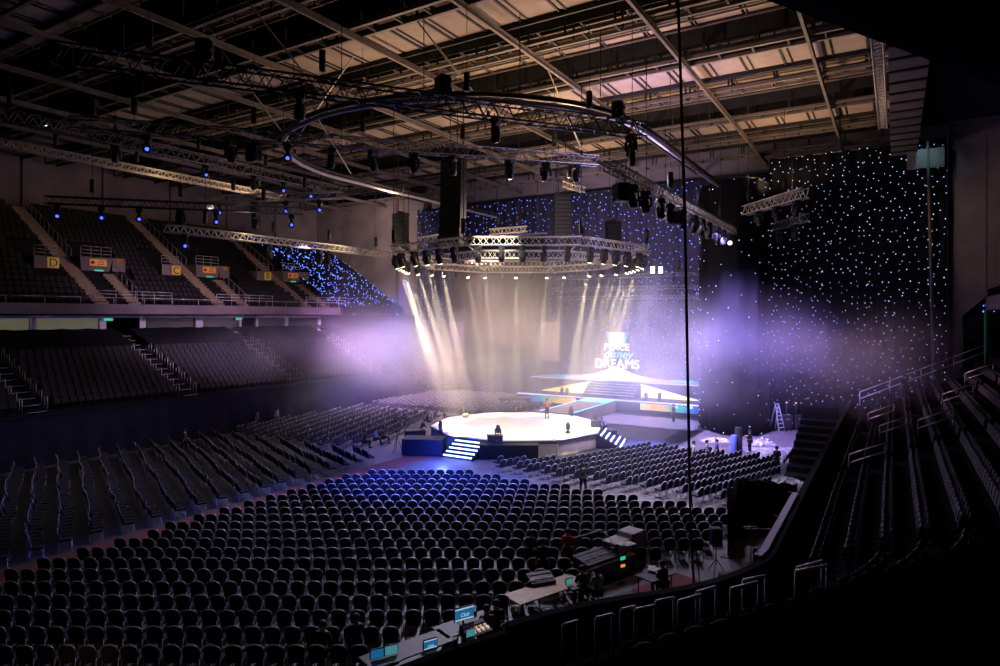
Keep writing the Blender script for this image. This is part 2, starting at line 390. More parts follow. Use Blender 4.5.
for y, nm in zip(BA, ('nearest stair', 'middle stair', 'farthest stair')):
    post_rail('stair_railing', 'post handrail up the balcony beside the '+nm, [(rowB(k)[0], y+.8, rowB(k)[1]) for k in range(8, BR)], 1.0, (), 'balcony stair handrails')
    post_rail('stair_railing', 'short handrail at the foot of the '+nm+' below the signed wall', [(rowB(k)[0], y+3.6, rowB(k)[1]) for k in range(0, 6)], 1.0, (), 'balcony stair handrails')
    mb = MB()
    for k in range(6):
        x, z = rowB(k)
        for q in range(2): mb.box((x+.21-q*.42, y+2.9, z-.12+q*.26), (.44, 1.1, .24)); mb.box((x+.41-q*.42, y+2.9, z+.01+q*.26), (.07, 1.1, .03), 1)
    struct(mb, 'floor_stair', [M['nose'], M['nose']])
    post_rail('front_railing', 'raised steel guard railing at the balcony edge in front of the '+nm, [(XB-.3, y-1+i*1.7, 11.02) for i in range(5)], 1.15, (.5,.75), 'guard railings', 'rail', .035)
    # entrance block
    xk, zk = rowB(6)
    v = thing('entrance_block', 'concrete balcony entrance with an orange sign beside the '+nm, 'entrance', (xk, y+1.9, zk-1.2), 0, 'balcony entrances')
    mb = MB(); mb.add([(-3.4,-1.1,-.2),(.2,-1.1,.6),(.2,1.2,.6),(-3.4,1.2,-.2),(-3.4,-1.3,2.6),(.3,-1.3,2.5),(.3,1.6,2.5),(-3.4,1.6,2.6)], [(0,1,2,3),(7,6,5,4),(0,4,5,1),(1,5,6,2),(2,6,7,3),(3,7,4,0)]); mb.box((-.2, 2.2, 1.9), (.9, 1.2, 1.3)); mb.build('block_wall', M['concrete'], v)
    mb = MB(); mb.box((.36, .25, 2.0), (.06, 1.5, .62)); mb.build('orange_sign', M['orange'], v)
    mb = MB(); mb.lathe([(.17, 0), (.17, .02)], 10, (.40, -.25, 2.0), 0, Ry(PI/2)); 
    for q in range(3): mb.box((.41, .5, 1.84+q*.16), (.02, .62-.1*q, .05), 1)
    mb.build('sign_marking', [M['shirtred'], M['signblack']], v)
    mb = MB(); mb.box((.3, .35, 1.15), (.1, .8, .34)); mb.build('exit_lamp', M['greenlit'], v)
    mb = MB(); mb.box((.22, 2.25, 2.3), (.06, .55, .42)); mb.build('small_sign', M['orange'], v)
    v2 = thing('sign_block', 'low concrete cheek wall with a yellow letter sign, across the %s' % nm, 'block', (xk, y-1.8, zk), 0, 'lettered cheek blocks')
    mb = MB(); mb.box((-.6, -.3, .55), (1.7, 2.0, 1.1)); mb.build('block_wall', M['concrete'], v2)
    mb = MB(); mb.box((.28, .2, .55), (.05, .95, .9)); mb.build('yellow_sign', M['yellow'], v2)
    text({30.2: 'D', 41.7: 'C', 53.2: 'B'}[y], 1.0, M['signblack'], v2, (.32, .2, .2), ext=.01, rot=(PI/2, 0, PI/2))
    post_rail('entrance_railing', 'three-bar railing on top of the balcony entrance by the '+nm, [(xk, y+.8+i*.9, zk+1.3) for i in range(4)], 1.0, (.66,.33), 'entrance railings')
    post_rail('cheek_railing', 'three-bar railing above the yellow letter sign by the '+nm, [(xk, y-3.0+i*.9, zk+1.1) for i in range(3)], .9, (.66,.33), 'entrance railings')
# star cloth over the balcony corner
def stars_on(mb, fn, n, r, seedv, mind=.0):
    rnd = random.Random(seedv)
    for _ in range(n):
        p = fn(rnd)
        q = r*rnd.uniform(.7, 1.3); p = Vector(p)
        mb.add([p+Vector(d)*q for d in ((1,0,0),(-1,0,0),(0,1,0),(0,-1,0),(0,0,1),(0,0,-1))], [(0,2,4),(2,1,4),(1,3,4),(3,0,4),(2,0,5),(1,2,5),(3,1,5),(0,3,5)])
def cornerp(u, v):   # u along Y, v up the slope
    y = 56.2+u*13.5; x = -57.5-u*.5-v*(16.2); z = 11.2+v*9.4+.18*math.sin(u*23+v*6)
    if v < 0: x = -57.5-u*.5; z = 11.2+v*3.0
    return (x, y, z)
sc = thing('star_cloth', 'blue star cloth draped over the corner seats of the upper balcony', 'drape', (0,0,0))
mb = MB(); nu, nv = 30, 16; vs = [cornerp(i/nu, -.25+1.25*j/nv) for i in range(nu+1) for j in range(nv+1)]
vs += [(x, y, z-.06) for x, y, z in vs]; o0 = (nu+1)*(nv+1)
fs = [(i*(nv+1)+j, (i+1)*(nv+1)+j, (i+1)*(nv+1)+j+1, i*(nv+1)+j+1) for i in range(nu) for j in range(nv)]
mb.add(vs, fs+[tuple(o0+q for q in reversed(f)) for f in fs], 0, True); mb.build('cloth', M['black'], sc)
mb = MB(); stars_on(mb, lambda r: Vector(cornerp(r.random(), r.random()))+Vector((.09, -.05, .08)), 520, .075, 3); tag(mb.build('star_light', M['starblue'], sc), kind='stuff')
# mass below the corner cloth
mb = MB(); mb.box((-66, 64, 5), (18, 14, 10)); struct(mb, 'wall_corner', M['dark'])
mb = MB()
vs = []
for i in range(25):
    u = i/24; vs += [(-48.2+u*1.5, 53+u*9, .02), (-49.2-u*3+.25*math.sin(i*2.2), 53.5+u*9, 3.6-.4*u), (-51-u*3, 54+u*9, 5.4-u*2.6)]
fs = [(i*3+j, i*3+3+j, i*3+4+j, i*3+1+j) for i in range(24) for j in range(2)]
o0 = len(vs); vs += [(a-.05, b, c-.05) for a, b, c in vs]
mb.add(vs, fs+[tuple(o0+q for q in reversed(f)) for f in fs], 0, True)
tag(mb.build('corner_drape', M['navy']), 'dark blue drape sloping down over the far corner of the lower terrace', 'drape')

# ---- right bowl with its curved near corner
BAR = [(-2.95, 57.5), (-2.95, 50), (-2.95, 42), (-2.95, 34), (-2.95, 26.6), (-2.93, 20.6), (-3.0, 18.5), (-3.7, 16.6), (-4.55, 15.3), (-5.5, 14.2), (-6.35, 13.0), (-7.0, 11.8)]
def resample(pts, step):
    out = []; P = [Vector((*p, 0)) for p in pts]
    P = [P[0]*2-P[1]]+P+[P[-1]*2-P[-2]]
    for i in range(1, len(P)-2):
        n = max(2, int((P[i+1]-P[i]).length/step*4))
        for k in range(n):
            t = k/n; a, b, c, d = P[i-1], P[i], P[i+1], P[i+2]
            out.append(.5*((2*b)+(c-a)*t+(2*a-5*b+4*c-d)*t*t+(3*b-a-3*c+d)*t**3))
    out.append(P[-2]); res = [out[0]]; acc = 0; last = P[-2]
    for a, b in zip(out, out[1:]):
        acc += (b-a).length
        if acc >= step: res.append(b.copy()); acc = 0
    if (res[-1]-last).length > .05: res.append(last.copy())
    return res
BS = resample(BAR, .5)
def bnorm(i):
    a = BS[max(0, i-3)]; b = BS[min(len(BS)-1, i+3)]; d = (b-a).normalized(); n = Vector((-d.y, d.x, 0))
    return n
BN = [bnorm(i) for i in range(len(BS))]
for i in range(1, len(BN)):                                         # keep turning one way
    if BN[i].y > BN[i-1].y: BN[i] = BN[i-1].copy()
def off(i, t, z): p = BS[i]+BN[i]*t; return Vector((p.x, p.y, z))
NR = 12
def rowR(k): return .35+k*.85, 2.6+.42*k
mb = MB(); prof = [(0, 0), (0, 2.6)]
for k in range(NR+1): t, z = rowR(k); prof += [(t, z-(.42 if k else 0)), (t, z)]
prof += [(rowR(NR)[0]+1.2, rowR(NR)[1]), (rowR(NR)[0]+1.2, 0)]
n = len(prof); vs = [off(i, t, z) for i in range(len(BS)) for t, z in prof]
fs = [(i*n+j, (i+1)*n+j, (i+1)*n+j+1, i*n+j+1) for i in range(len(BS)-1) for j in range(n-1)]
fs += [tuple(reversed(range(n))), tuple((len(BS)-1)*n+j for j in range(n))]
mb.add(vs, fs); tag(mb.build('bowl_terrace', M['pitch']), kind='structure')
mb = MB()                                                           # barrier wall along its front
pr2 = [(-.1, 0), (-.1, 3.5), (.12, 3.5), (.12, 2.5)]
vs = [off(i, t, z) for i in range(len(BS)) for t, z in pr2]; n = 4
mb.add(vs, [(i*n+j, (i+1)*n+j, (i+1)*n+(j+1) % n, i*n+(j+1) % n) for i in range(len(BS)-1) for j in range(n)]+[(3,2,1,0), tuple((len(BS)-1)*n+j for j in range(4))])
pe = [Vector((-7.0, 11.8, 0)), Vector((-7.55, 10.7, 0)), Vector((-8.05, 9.4, 0)), Vector((-8.6, 8, 0))]
for a, b in zip(pe, pe[1:]):
    c = (a+b)/2; L = (b-a).length; an = math.atan2(b.y-a.y, b.x-a.x)
    mb.box((c.x, c.y, 1.65), (L+.1, .16, 3.5 - .1), 0, Rz(an))
mb.prism([(-7.0,11.8),(-7.55,10.7),(-8.05,9.4),(-8.6,8),(-3.4,1.5),(-1.2,4.5)], 0, 2.62)
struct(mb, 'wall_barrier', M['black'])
# white capping strip on the barrier top
i0 = min(range(len(BS)), key=lambda i: abs(BS[i].y-25.6)); i1 = min(range(len(BS)), key=lambda i: abs(BS[i].y-18.6))
mb = MB()
for i in range(i0, i1):
    a, b = off(i, -.16, 3.56), off(i+1, -.16, 3.56); c = (a+b)/2; an = math.atan2(b.y-a.y, b.x-a.x)
    mb.box(c, ((b-a).length*1.03, .2, .05), 0, Rz(an))
    mb.box(c+Vector((-.09, 0, -.12)), ((b-a).length*1.03, .04, .24), 0, Rz(an))
    if (i-i0) % 6 == 0: mb.box(c+Vector((-.15, 0, -.2)), (.12, .1, .6), 1, Rz(an))
t = tag(mb.build('barrier_cap', [M['lav'], M['gear2']]), 'pale strip with dark clips along the top of the curved barrier, by the black drape', 'capping')
# ---- near parapet and balcony underside round the camera's corner
PP = [(-3.2, -2.4), (-1.6, .5), (-.85, 1.87), (.44, 4.1), (2.2, 8), (4.2, 14), (5.4, 20), (5.9, 28)]
mb = MB()
for (a, b) in zip(PP, PP[1:]):
    a = Vector((*a, 0)); b = Vector((*b, 0)); c = (a+b)/2; an = math.atan2(b.y-a.y, b.x-a.x)
    nn = Vector((math.sin(an), -math.cos(an), 0))*.09
    mb.box((c.x+nn.x, c.y+nn.y, 7.4), ((b-a).length+.06, .18, 3.0), 0, Rz(an))
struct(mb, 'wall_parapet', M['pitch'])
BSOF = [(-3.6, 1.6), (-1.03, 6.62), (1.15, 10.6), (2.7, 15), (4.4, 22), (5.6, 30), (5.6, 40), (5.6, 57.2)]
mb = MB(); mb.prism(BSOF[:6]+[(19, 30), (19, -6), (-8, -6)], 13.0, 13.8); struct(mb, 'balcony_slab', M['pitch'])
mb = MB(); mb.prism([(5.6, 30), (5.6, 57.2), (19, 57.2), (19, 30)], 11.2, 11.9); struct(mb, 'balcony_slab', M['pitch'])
mb = MB()
for a, b in zip(BSOF[5:], BSOF[6:]):
    a = Vector((*a, 0)); b = Vector((*b, 0)); c = (a+b)/2; mb.box((c.x, c.y, 10.9), (.25, abs(b.y-a.y), .9))
mb.box((7.4, 57.3, 10.9), (3.8, .2, .9))
struct(mb, 'balcony_front', M['fascia'])
mb = MB(); mb.slab([(5.8, 11.4), (19, 11.4), (19, 19.5)], 30, 57); tag(mb.build('upper_terrace', M['black']), kind='structure')
# star cloth over the far end of the right balcony
sc = thing('star_cloth', 'dark star cloth over the far end of the balcony on the opposite side', 'drape', (0,0,0))
def cloth_r(u, v): return (4.2+u*7.8, 57.8+.3*math.sin(v*9), 6.5+(u*8.2)*(1-v) + v*(9.2+u*6.5) if False else 5.8+u*2.5+v*(4.2+u*5.5))
mb = MB(); nu, nv = 16, 12; vs = [cloth_r(i/nu, j/nv) for i in range(nu+1) for j in range(nv+1)]; o0 = len(vs); vs += [(x, y+.08, z) for x, y, z in vs]
fs = [(i*(nv+1)+j, (i+1)*(nv+1)+j, (i+1)*(nv+1)+j+1, i*(nv+1)+j+1) for i in range(nu) for j in range(nv)]
mb.add(vs, fs+[tuple(o0+q for q in reversed(f)) for f in fs], 0, True); mb.build('cloth', M['black'], sc)
mb = MB(); stars_on(mb, lambda r: Vector(cloth_r(r.uniform(.1,.75), r.uniform(.72, 1.0)))+Vector((0,-.12,0)), 40, .06, 9); tag(mb.build('star_light', M['starblue'], sc), kind='stuff')
mb = MB(); mb.tube((5.3, 55, 6.6), (5.3, 55, 10.4), .14, 8); mb.tube((5.3,55,6.4),(5.3,55,6.6),.2,8); tag(mb.build('support_post', M['greenpaint']), 'green post holding up the far balcony corner', 'post')
# ---- end railing of the right bowl
post_rail('end_railing', 'steel end railing stepping up the far side of the lower seats', [off(0, t, 2.75+.49*t)+Vector((0, .15, 0)) for t in (.6, 2.6, 4.6, 6.6, 8.6)], 1.05, (.5,), None, 'rail', .035)

# ================================================================== SEATS AND CHAIRS
def arch_outline(w, h, n=7):                                     # back outline, bottom at z=0
    pts = [(-w/2*.92, 0), (-w/2, h*.55)]
    for i in range(n+1):
        a = PI-PI*i/n; pts.append((w/2*math.cos(a)*.98, h*.62+h*.38*math.sin(a)**.8 if 0 < i < n else h*.62))
    pts += [(w/2, h*.55), (w/2*.92, 0)]
    return pts
def extr_outline(mb, pts, y, th, z0, lean=.16, mi=0):
    n = len(pts); vs = [(x, y-lean*z+th/2*.9, z0+z) for x, z in pts]+[(x*.93, y-lean*z-th/2, z0+z*.97+.01) for x, z in pts]
    mb.add(vs, [tuple(reversed(range(n))), tuple(range(n, 2*n))]+[(i, (i+1) % n, n+(i+1) % n, n+i) for i in range(n)], mi)
BW, BH = .49, .42
def chair_meshes():
    d = {}
    mb = MB(); mb.rbox((0, .0, .455), (.46, .46, .085), .03); mb.rbox((0, 0, .40), (.42, .42, .03), .01); d['seat'] = mb.mesh('seat', M['fabric'])
    mb = MB(); extr_outline(mb, arch_outline(BW, BH), -.215, .06, .50); d['backrest'] = mb.mesh('backrest', M['fabric'])
    mb = MB(); o = arch_outline(BW+.015, BH+.012); o = o[2:-2]; mb.path([(x, -.215-.16*z-.01, .50+z) for x, z in o], .016, 6, radii=[.006+.013*math.sin(PI*i/(len(o)-1))**.6 for i in range(len(o))]); d['back_rim_highlight'] = mb.mesh('back_rim_highlight', M['chrome'])  # piping rim cut to the lit arch and tapered to imitate a highlight
    for nm, p0, p1 in (('fl', (-.2, .2, .42), (-.215, .23, 0)), ('fr', (.2, .2, .42), (.215, .23, 0)), ('bl', (-.21, -.2, .55), (-.225, -.27, 0)), ('br', (.21, -.2, .55), (.225, -.27, 0))):
        mb = MB(); mb.tube(p0, p1, .0155, 5); mb.tube(Vector(p1)+Vector((0,0,.03)), p1, .02, 5); d[nm] = mb.mesh('leg', M['chrome'])
    mb = MB(); mb.tube((-.2,.2,.40),(.2,.2,.40),.011,4); mb.tube((-.21,-.21,.40),(.21,-.21,.40),.011,4); d['rail'] = mb.mesh('seat_rail', M['chrome'])
    return d
CM = chair_meshes()
def make_chair(loc, rz, label):
    t = thing('padded_chair', label, 'chair', loc, rz, 'padded floor chairs of the block before the stage')
    link_mesh('seat', CM['seat'], t); link_mesh('backrest', CM['backrest'], t); link_mesh('back_rim_highlight', CM['back_rim_highlight'], t)
    for k in ('fl', 'fr', 'bl', 'br'): link_mesh('leg', CM[k], t)
    return t
cl = MB()                                                        # low chair for the far blocks
cl.box((0, 0, .455), (.46, .46, .08)); extr_outline(cl, arch_outline(BW, BH, 4), -.215, .06, .50)
o = arch_outline(BW+.015, BH+.012, 4)[2:-2]; cl.path([(x, -.215-.16*z-.01, .50+z) for x, z in o], .018, 3, 1)  # same arch tube, imitating light along the top of the back
for p0, p1 in (((-.2,.2,.42),(-.215,.23,0)),((.2,.2,.42),(.215,.23,0)),((-.21,-.2,.5),(-.225,-.27,0)),((.21,-.2,.5),(.225,-.27,0))): cl.tube(p0, p1, .016, 4, 1, cap=False)
def stamp(dst, src, loc, rz):
    c, s = math.cos(rz), math.sin(rz); o = len(dst.v)
    dst.v += [(loc[0]+x*c-y*s, loc[1]+x*s+y*c, loc[2]+z) for x, y, z in src.v]
    dst.f += [tuple(i+o for i in f) for f in src.f]; dst.mi += src.mi; dst.sm += src.sm
RND = random.Random(11)
def face(fx, fy): return math.atan2(-fx, fy)
blockA = []
RE = [(18.2,-3.9),(19.28,-3.2),(20.36,-.95),(21.5,.1),(22.6,1.2),(23.6,2.6),(24.7,3.6),(25.8,6.2),(26.9,8.2),(28,8.9),(29,9.6),(30,10.3),(31,11),(60,30)]
def right_end(d):
    for (a, la), (b, lb) in zip(RE, RE[1:]):
        if a <= d <= b: return la+(lb-la)*(d-a)/(b-a)
    return -4
rows = 0
for r in range(24):
    d = 18.2+r*1.08; le = right_end(d); k = 0; n = 0
    while True:
        lat = le-k*.576; k += 1
        p = LD(lat, d)
        if p.x < -27.6: break
        if p.y > 32.2 or (p.x < -23 and p.y > 32.2-(-23-p.x)*.85): continue
        n += 1
        blockA.append((d, lat, r+1, n, p))
cand = []
for (d, lat, r, n, p) in blockA:
    x, y, _ = proj((p.x, p.y, .7))
    if -8 < x < 1008 and y < 668: cand.append((d, lat, r, n, p))
    elif -60 < x: cand.append((d+100, lat, r, n, p))
cand.sort(key=lambda q: q[0]+abs(q[1])*.02)
stuffc = MB()
for i, (d, lat, r, n, p) in enumerate(cand):
    rz = face(FW.x, FW.y)+RND.uniform(-.035, .035); p = p+Vector((RND.uniform(-.012,.012), RND.uniform(-.02,.02), 0))
    if i < 300 and d < 100:
        make_chair(p, rz, 'dark padded chair, %s row from the back, %s seat in from the mixing desk end' % (ordn(r), ordn(n)))
    elif d < 100: stamp(stuffc, cl, p, rz)
# left block beside the red aisle (rows fan towards the stage)
fB = Vector((.41, .912, 0)); uB = Vector((.912, -.41, 0))
for r in range(19):
    e = Vector((-30.3, 10.4+r*1.26, 0))
    for k in range(34 if r < 15 else (18, 13, 8, 5)[r-15]):
        p = e-uB*(k*.59)+fB*(.06*math.sin(k*.45+r*1.3)+RND.uniform(-.05,.05))
        if p.x < -47.3: break
        if p.y > 33.4 and p.x < -40: continue
        stamp(stuffc, cl, p+Vector((0, RND.uniform(-.02,.02), 0)), face(fB.x, fB.y)+RND.uniform(-.10,.10))
# right-hand block between the cross aisle and the stage
fC = Vector((-.94, .342, 0)); uC = Vector((.342, .94, 0))
for r in range(24):
    for k in range(-30, 40):
        p = Vector((-6.6, 36, 0))+fC*(r*.98)+uC*(k*.57)
        if p.y < 35.0 or p.y > 46.3 or p.x > -6.2 or p.x < -22.3: continue
        if (p-STG).length < 10.0 or (p-Vector((-21.3, 38.2, 0))).length < 1.0: continue
        if p.y > 43.5 and p.x > -6.6: continue
        stamp(stuffc, cl, p, face(fC.x, fC.y)+RND.uniform(-.04,.04))
# left far block facing the stage, and the block behind the stage
fD = Vector((.94, .342, 0)); uD = Vector((-.342, .94, 0))
for r in range(16):
    for k in range(-30, 40):
        p = Vector((-46.6, 36, 0))+fD*(r*1.12)+uD*(k*.60)+Vector((RND.uniform(-.06,.06), RND.uniform(-.06,.06), 0))
        if p.y < 34.4 or p.y > 50.5 or p.x < -47.2 or p.x > -34.6: continue
        if (p-STG).length < 10.2: continue
        stamp(stuffc, cl, p, face(fD.x, fD.y)+RND.uniform(-.12,.12))
fE = Vector((.78, -.62, 0)); uE = Vector((.62, .78, 0))
for r in range(22):
    for k in range(-34, 40):
        p = Vector((-50, 60, 0))+fE*(r*1.12)+uE*(k*.62)+Vector((RND.uniform(-.06,.06), RND.uniform(-.06,.06), 0))
        if p.y < 52 or p.y > 66 or p.x < -49 or p.x > -31: continue
        if (p-STG).length < 9.6 or (p.x > -37.2 and p.y > 60.4) or (p.x > -31.5 and p.y > 55): continue
        stamp(stuffc, cl, p, face(fE.x, fE.y)+RND.uniform(-.12,.12))
tag(stuffc.build('chair_mass', [M['fabric'], M['chrome']]), 'remaining rows of dark padded chairs fanned round the white stage', 'chairs', None, 'stuff')

# ---- fixed tip-up seats
def seat_parts():
    b = MB(); o = arch_outline(.47, .46, 5); extr_outline(b, o, -.16, .05, .40, .2)
    s = MB(); s.rbox((0, -.02, .60), (.44, .07, .40), .03, 0, Rx(.16)); 
    p = MB(); p.box((0, -.12, .21), (.06, .10, .42)); p.box((-.24, -.1, .48), (.04, .28, .06)); p.box((.24, -.1, .48), (.04, .28, .06))
    return b, s, p
sb_, ss_, sp_ = seat_parts(); SM = (sb_.mesh('backrest', M['seatp']), ss_.mesh('seat_pan', M['seatp']), sp_.mesh('pedestal', M['gear2']))
low = MB(); extr_outline(low, arch_outline(.47, .46, 3), -.16, .05, .40, .2); low.box((0, -.02, .58), (.44, .07, .38), 0, Rx(.16)); low.box((0, -.12, .2), (.06,.1,.4))
rs = []
for k in range(NR):
    t0, z0 = rowR(k); t = t0+.55; s_acc = 0; n = 0; last = off(0, t, z0)
    for i in range(1, len(BS)):
        a = off(i-1, t, z0); b = off(i, t, z0); L = (b-a).length; q = 0
        while s_acc+(L-q) >= .53:
            q += .53-s_acc; s_acc = 0; n += 1
            p = a+(b-a)*(q/L) if L else a
            nn = BN[i]
            sec = n % 24
            if sec in (0, 1): continue                       # aisles
            rs.append((k+1, n, p, face(-nn.x, -nn.y)))
        s_acc += L-q
def parapet_ok(p):
    x, y, d = proj((p.x, p.y, p.z+.8))
    return -5 < x < 1005 and y < 666 and y < 662-(x-580)*.2976 and (x > 838 or y > 652-(x-563)*.26 or y < 556)
vis = [q for q in rs if parapet_ok(q[2])]
vis.sort(key=lambda q: (q[2]-EYE).length)
stuffs = MB()
for i, (k, n, p, rz) in enumerate(vis):
    if i < 300:
        t = thing('stand_seat', 'black tip-up seat, %s row up from the barrier, %s place from the far end railing' % (ordn(k), ordn(n)), 'seat', p, rz, 'tip-up seats of the curved stand')
        for nm, me in zip(('backrest', 'seat_pan', 'pedestal'), SM): link_mesh(nm, me, t)
    else: stamp(stuffs, low, p, rz)
for k in range(9):                                               # left lower terrace
    x, z = rowL(k)
    for j in range(96):
        y = 7.3+j*.52+(k % 2)*.26+RND.uniform(-.02,.02)
        if any(abs(y-a) < .95 for a in LA): continue
        stamp(stuffs, low, (x-.05, y, z), -PI/2)
for k in range(BR):                                              # left balcony
    x, z = rowB(k)
    for j in range(98):
        y = 5+j*.53+(k % 2)*.26
        if any(abs(y-a) < .95 for a in BA): continue
        if 3 < k < 11 and any(-3.6 < y-a < 4.9 for a in BA): continue
        if k < 7 and any(.5 < y-a < 3.8 for a in BA): continue
        stamp(stuffs, low, (x-.05, y, z), -PI/2)
tag(stuffs.build('seat_mass', M['seatp']), 'remaining rows of dark tip-up seats on the balcony and terraces', 'seats', None, 'stuff')
# hoops at the front rows of the curved stand
hoops = [((563,625.5),(578,621),'lone blue-lit hoop nearest the mixing desk'),((596,618.6),(612.5,614.4),'second from the mixing desk end'),((621,610),(635.6,606.6),'small one just behind the third wide hoop'),((635,610),(654.5,606),'third wide one from the desk end'),((656,601.5),(674,598),'tall one beside the twin pair'),((678.5,601.5),(701,595),'front one of the twin pair'),((696.5,592.5),(716,587),'rear one of the twin pair'),((731,589),(758.6,582),'front one with the warm lit bar'),((743,580.5),(765.5,576),'rear one behind the warm lit bar'),((795.5,571.5),(827,565.5),'front one at the far end'),((797,568),(822,561),'rear one at the far end')]
for (a, b, nm) in hoops:
    zt = 4.15; A = at(a[0], a[1], zt); B = at(b[0], b[1], zt); c = (A+B)/2
    zb = 2.85
    t = thing('guard_hoop', 'steel guard hoop on the curved stand, '+nm, 'railing', (c.x, c.y, zb), 0, 'guard hoops on the curved stand')
    A = A-c; B = B-c; h = zt-zb
    for p in (A, B): mb = MB(); mb.tube((p.x, p.y, 0), (p.x, p.y, h), .032, 6); mb.build('post', M['trussmid'], t)
    mb = MB(); mb.tube((A.x, A.y, h), (B.x, B.y, h), .04, 6); mb.build('top_bar', M['rail'], t)
    mb = MB(); mb.tube((A.x, A.y, .06), (B.x, B.y, .06), .03, 6); mb.build('foot_bar', M['trussmid'], t)
# portal rails on the steps of the right stand
for (t0, yy, nm) in ((1.3, 31, 'near the barrier cap'), (2.3, 36.5, 'in the middle of the stand'), (3.8, 34, 'higher up the stand'), (1.6, 43.5, 'towards the far end'), (5.0, 40, 'high among the far rows'), (6.4, 46, 'near the concrete wall')):
    z = 2.6+.49*t0; i = min(range(len(BS)), key=lambda q: abs(BS[q].y-yy)); p = off(i, t0, z)
    t = thing('step_rail', 'thin steel hand rail on the side stand steps, '+nm, 'railing', p, 0, 'hand rails on the side stand')
    for q in (0, 1.3): mb = MB(); mb.tube((q, 0, q*.47), (q, 0, q*.47+.95), .03, 5); mb.build('post', M['trussmid'], t)
    for h in (.95, .6): mb = MB(); mb.tube((0, 0, h), (1.3, 0, .61+h), .032, 5); mb.build('hand_bar', M['rail'], t)

# ================================================================== ROUND STAGE
HS = 1.2; RS = 7.0; VA = [math.radians(90-18+36*k) for k in range(10)]
def poly(r, n0=0): return [(r*math.cos(a), r*math.sin(a)) for a in VA]
t = thing('round_stage', 'ten-sided white stage in the middle of the hall', 'stage', STG)
mb = MB(); mb.prism(poly(RS), HS-.07, HS); mb.build('deck', M['white'], t)
mb = MB(); mb.prism(poly(RS-.12), .0, HS-.08); 
for a in VA: mb.box((math.cos(a)*(RS-.12), math.sin(a)*(RS-.12), .55), (.12, .12, 1.1))
mb.build('skirt', M['plinth'], t)
mb = MB(); pp = [Vector((x, y, HS-.12)) for x, y in poly(RS+.03)]; mb.path(pp, .06, 5, closed=True); mb.build('edge_trim', M['gear2'], t)
def stage_stairs(ang, w, label, n=5):
    a = math.radians(ang); c = STG+Vector((math.cos(a), math.sin(a), 0))*(RS*math.cos(PI/10))
    t = thing('stage_stair', label, 'stairs', c, a-PI/2, 'lit stage stairs')   # local +Y points away from the stage
    for k in range(n):
        z = HS*(n-k)/(n+1); y = .02+k*.36
        mb = MB(); mb.rbox((0, y+.17, z-.05), (w, .36, .1), .01); st = mb.build('tread', M['navy'], t)
        mb = MB(); mb.box((0, y+.355, z-.05), (w-.06, .02, .085)); mb.build('step_light', M['steplit'], st)
        mb = MB(); mb.box((0, y+.32, z+.006), (w-.1, .06, .01)); mb.build('step_light', M['steplit'], st)
    for s in (-1, 1):
        mb = MB(); mb.add([(s*(w/2+.05)+q, y, z) for q in (-.03, .03) for y, z in ((0, 0), (1.95, 0), (1.95, .12), (0, HS-.1))], [(0,1,2,3),(7,6,5,4),(0,4,5,1),(1,5,6,2),(2,6,7,3),(3,7,4,0)])
        mb.build('stringer', M['navy'], t)
    return c, a
stage_stairs(-90, 2.5, 'blue-lit stairs at the front of the round stage, beside the dark blue podium')
stage_stairs(14, 3.4, 'blue-lit stairs at the side of the round stage, beside the chair block')
def stagebox(px, py, z, size, rz, label, name='podium', m='navy', feet=True):
    p = at(px, py, 0); t = thing(name, label, name.replace('_', ' '), (p.x, p.y, 0), rz)
    mb = MB(); mb.rbox((0, 0, z/2+.02), (size[0], size[1], z-.06), .04); mb.build('body', M[m], t)
    mb = MB(); mb.rbox((0, 0, z+.02), (size[0]+.08, size[1]+.08, .06), .02); mb.build('top_board', M['gear2'], t)
    return t
rzc = YAW
stagebox(424, 454, 1.15, (2.9, 1.6), rzc-.12, 'dark blue draped podium beside the front stairs of the round stage')
stagebox(415, 442, .95, (1.5, 1.2), rzc+.3, 'small dark blue podium behind the larger draped podium at the stage')
stagebox(509, 458, 1.0, (4.1, 1.3), rzc-.02, 'long low black counter in front of the round stage', 'counter', 'black')
stagebox(608, 441, .95, (1.3, 1.2), rzc-.3, 'dark podium by the side stairs of the round stage')
def amp_rack(px, py, s, label, z=0):
    p = at(px, py, z); t = thing('equipment_rack', label, 'equipment rack', p, rzc)
    mb = MB(); mb.rbox((0, 0, s[2]/2), s, .03); mb.build('body', M['gear'], t)
    mb = MB(); mb.box((0, -s[1]/2-.01, s[2]*.5), (s[0]*.8, .02, s[2]*.8)); mb.build('grille', M['gear2'], t)
    mb = MB(); mb.box((0, 0, s[2]+.015), (s[0]*1.05, s[1]*1.05, .03)); mb.build('top_board', M['gear2'], t)
amp_rack(555, 452, (.95, .7, 1.0), 'black equipment rack against the stage fascia behind the chairs')
amp_rack(571, 451, (.7, .7, .75), 'smaller black rack beside the taller one at the stage fascia')
amp_rack(583, 447, (.75, .6, .9), 'black speaker box at the foot of the side stairs')
amp_rack(596, 427, (.8, .6, .5), 'dark flight case on the far rim of the stage', 1.2)
amp_rack(495, 440.5, (1.1, .5, .35), 'low grey box on the front lip of the white stage', 1.2)
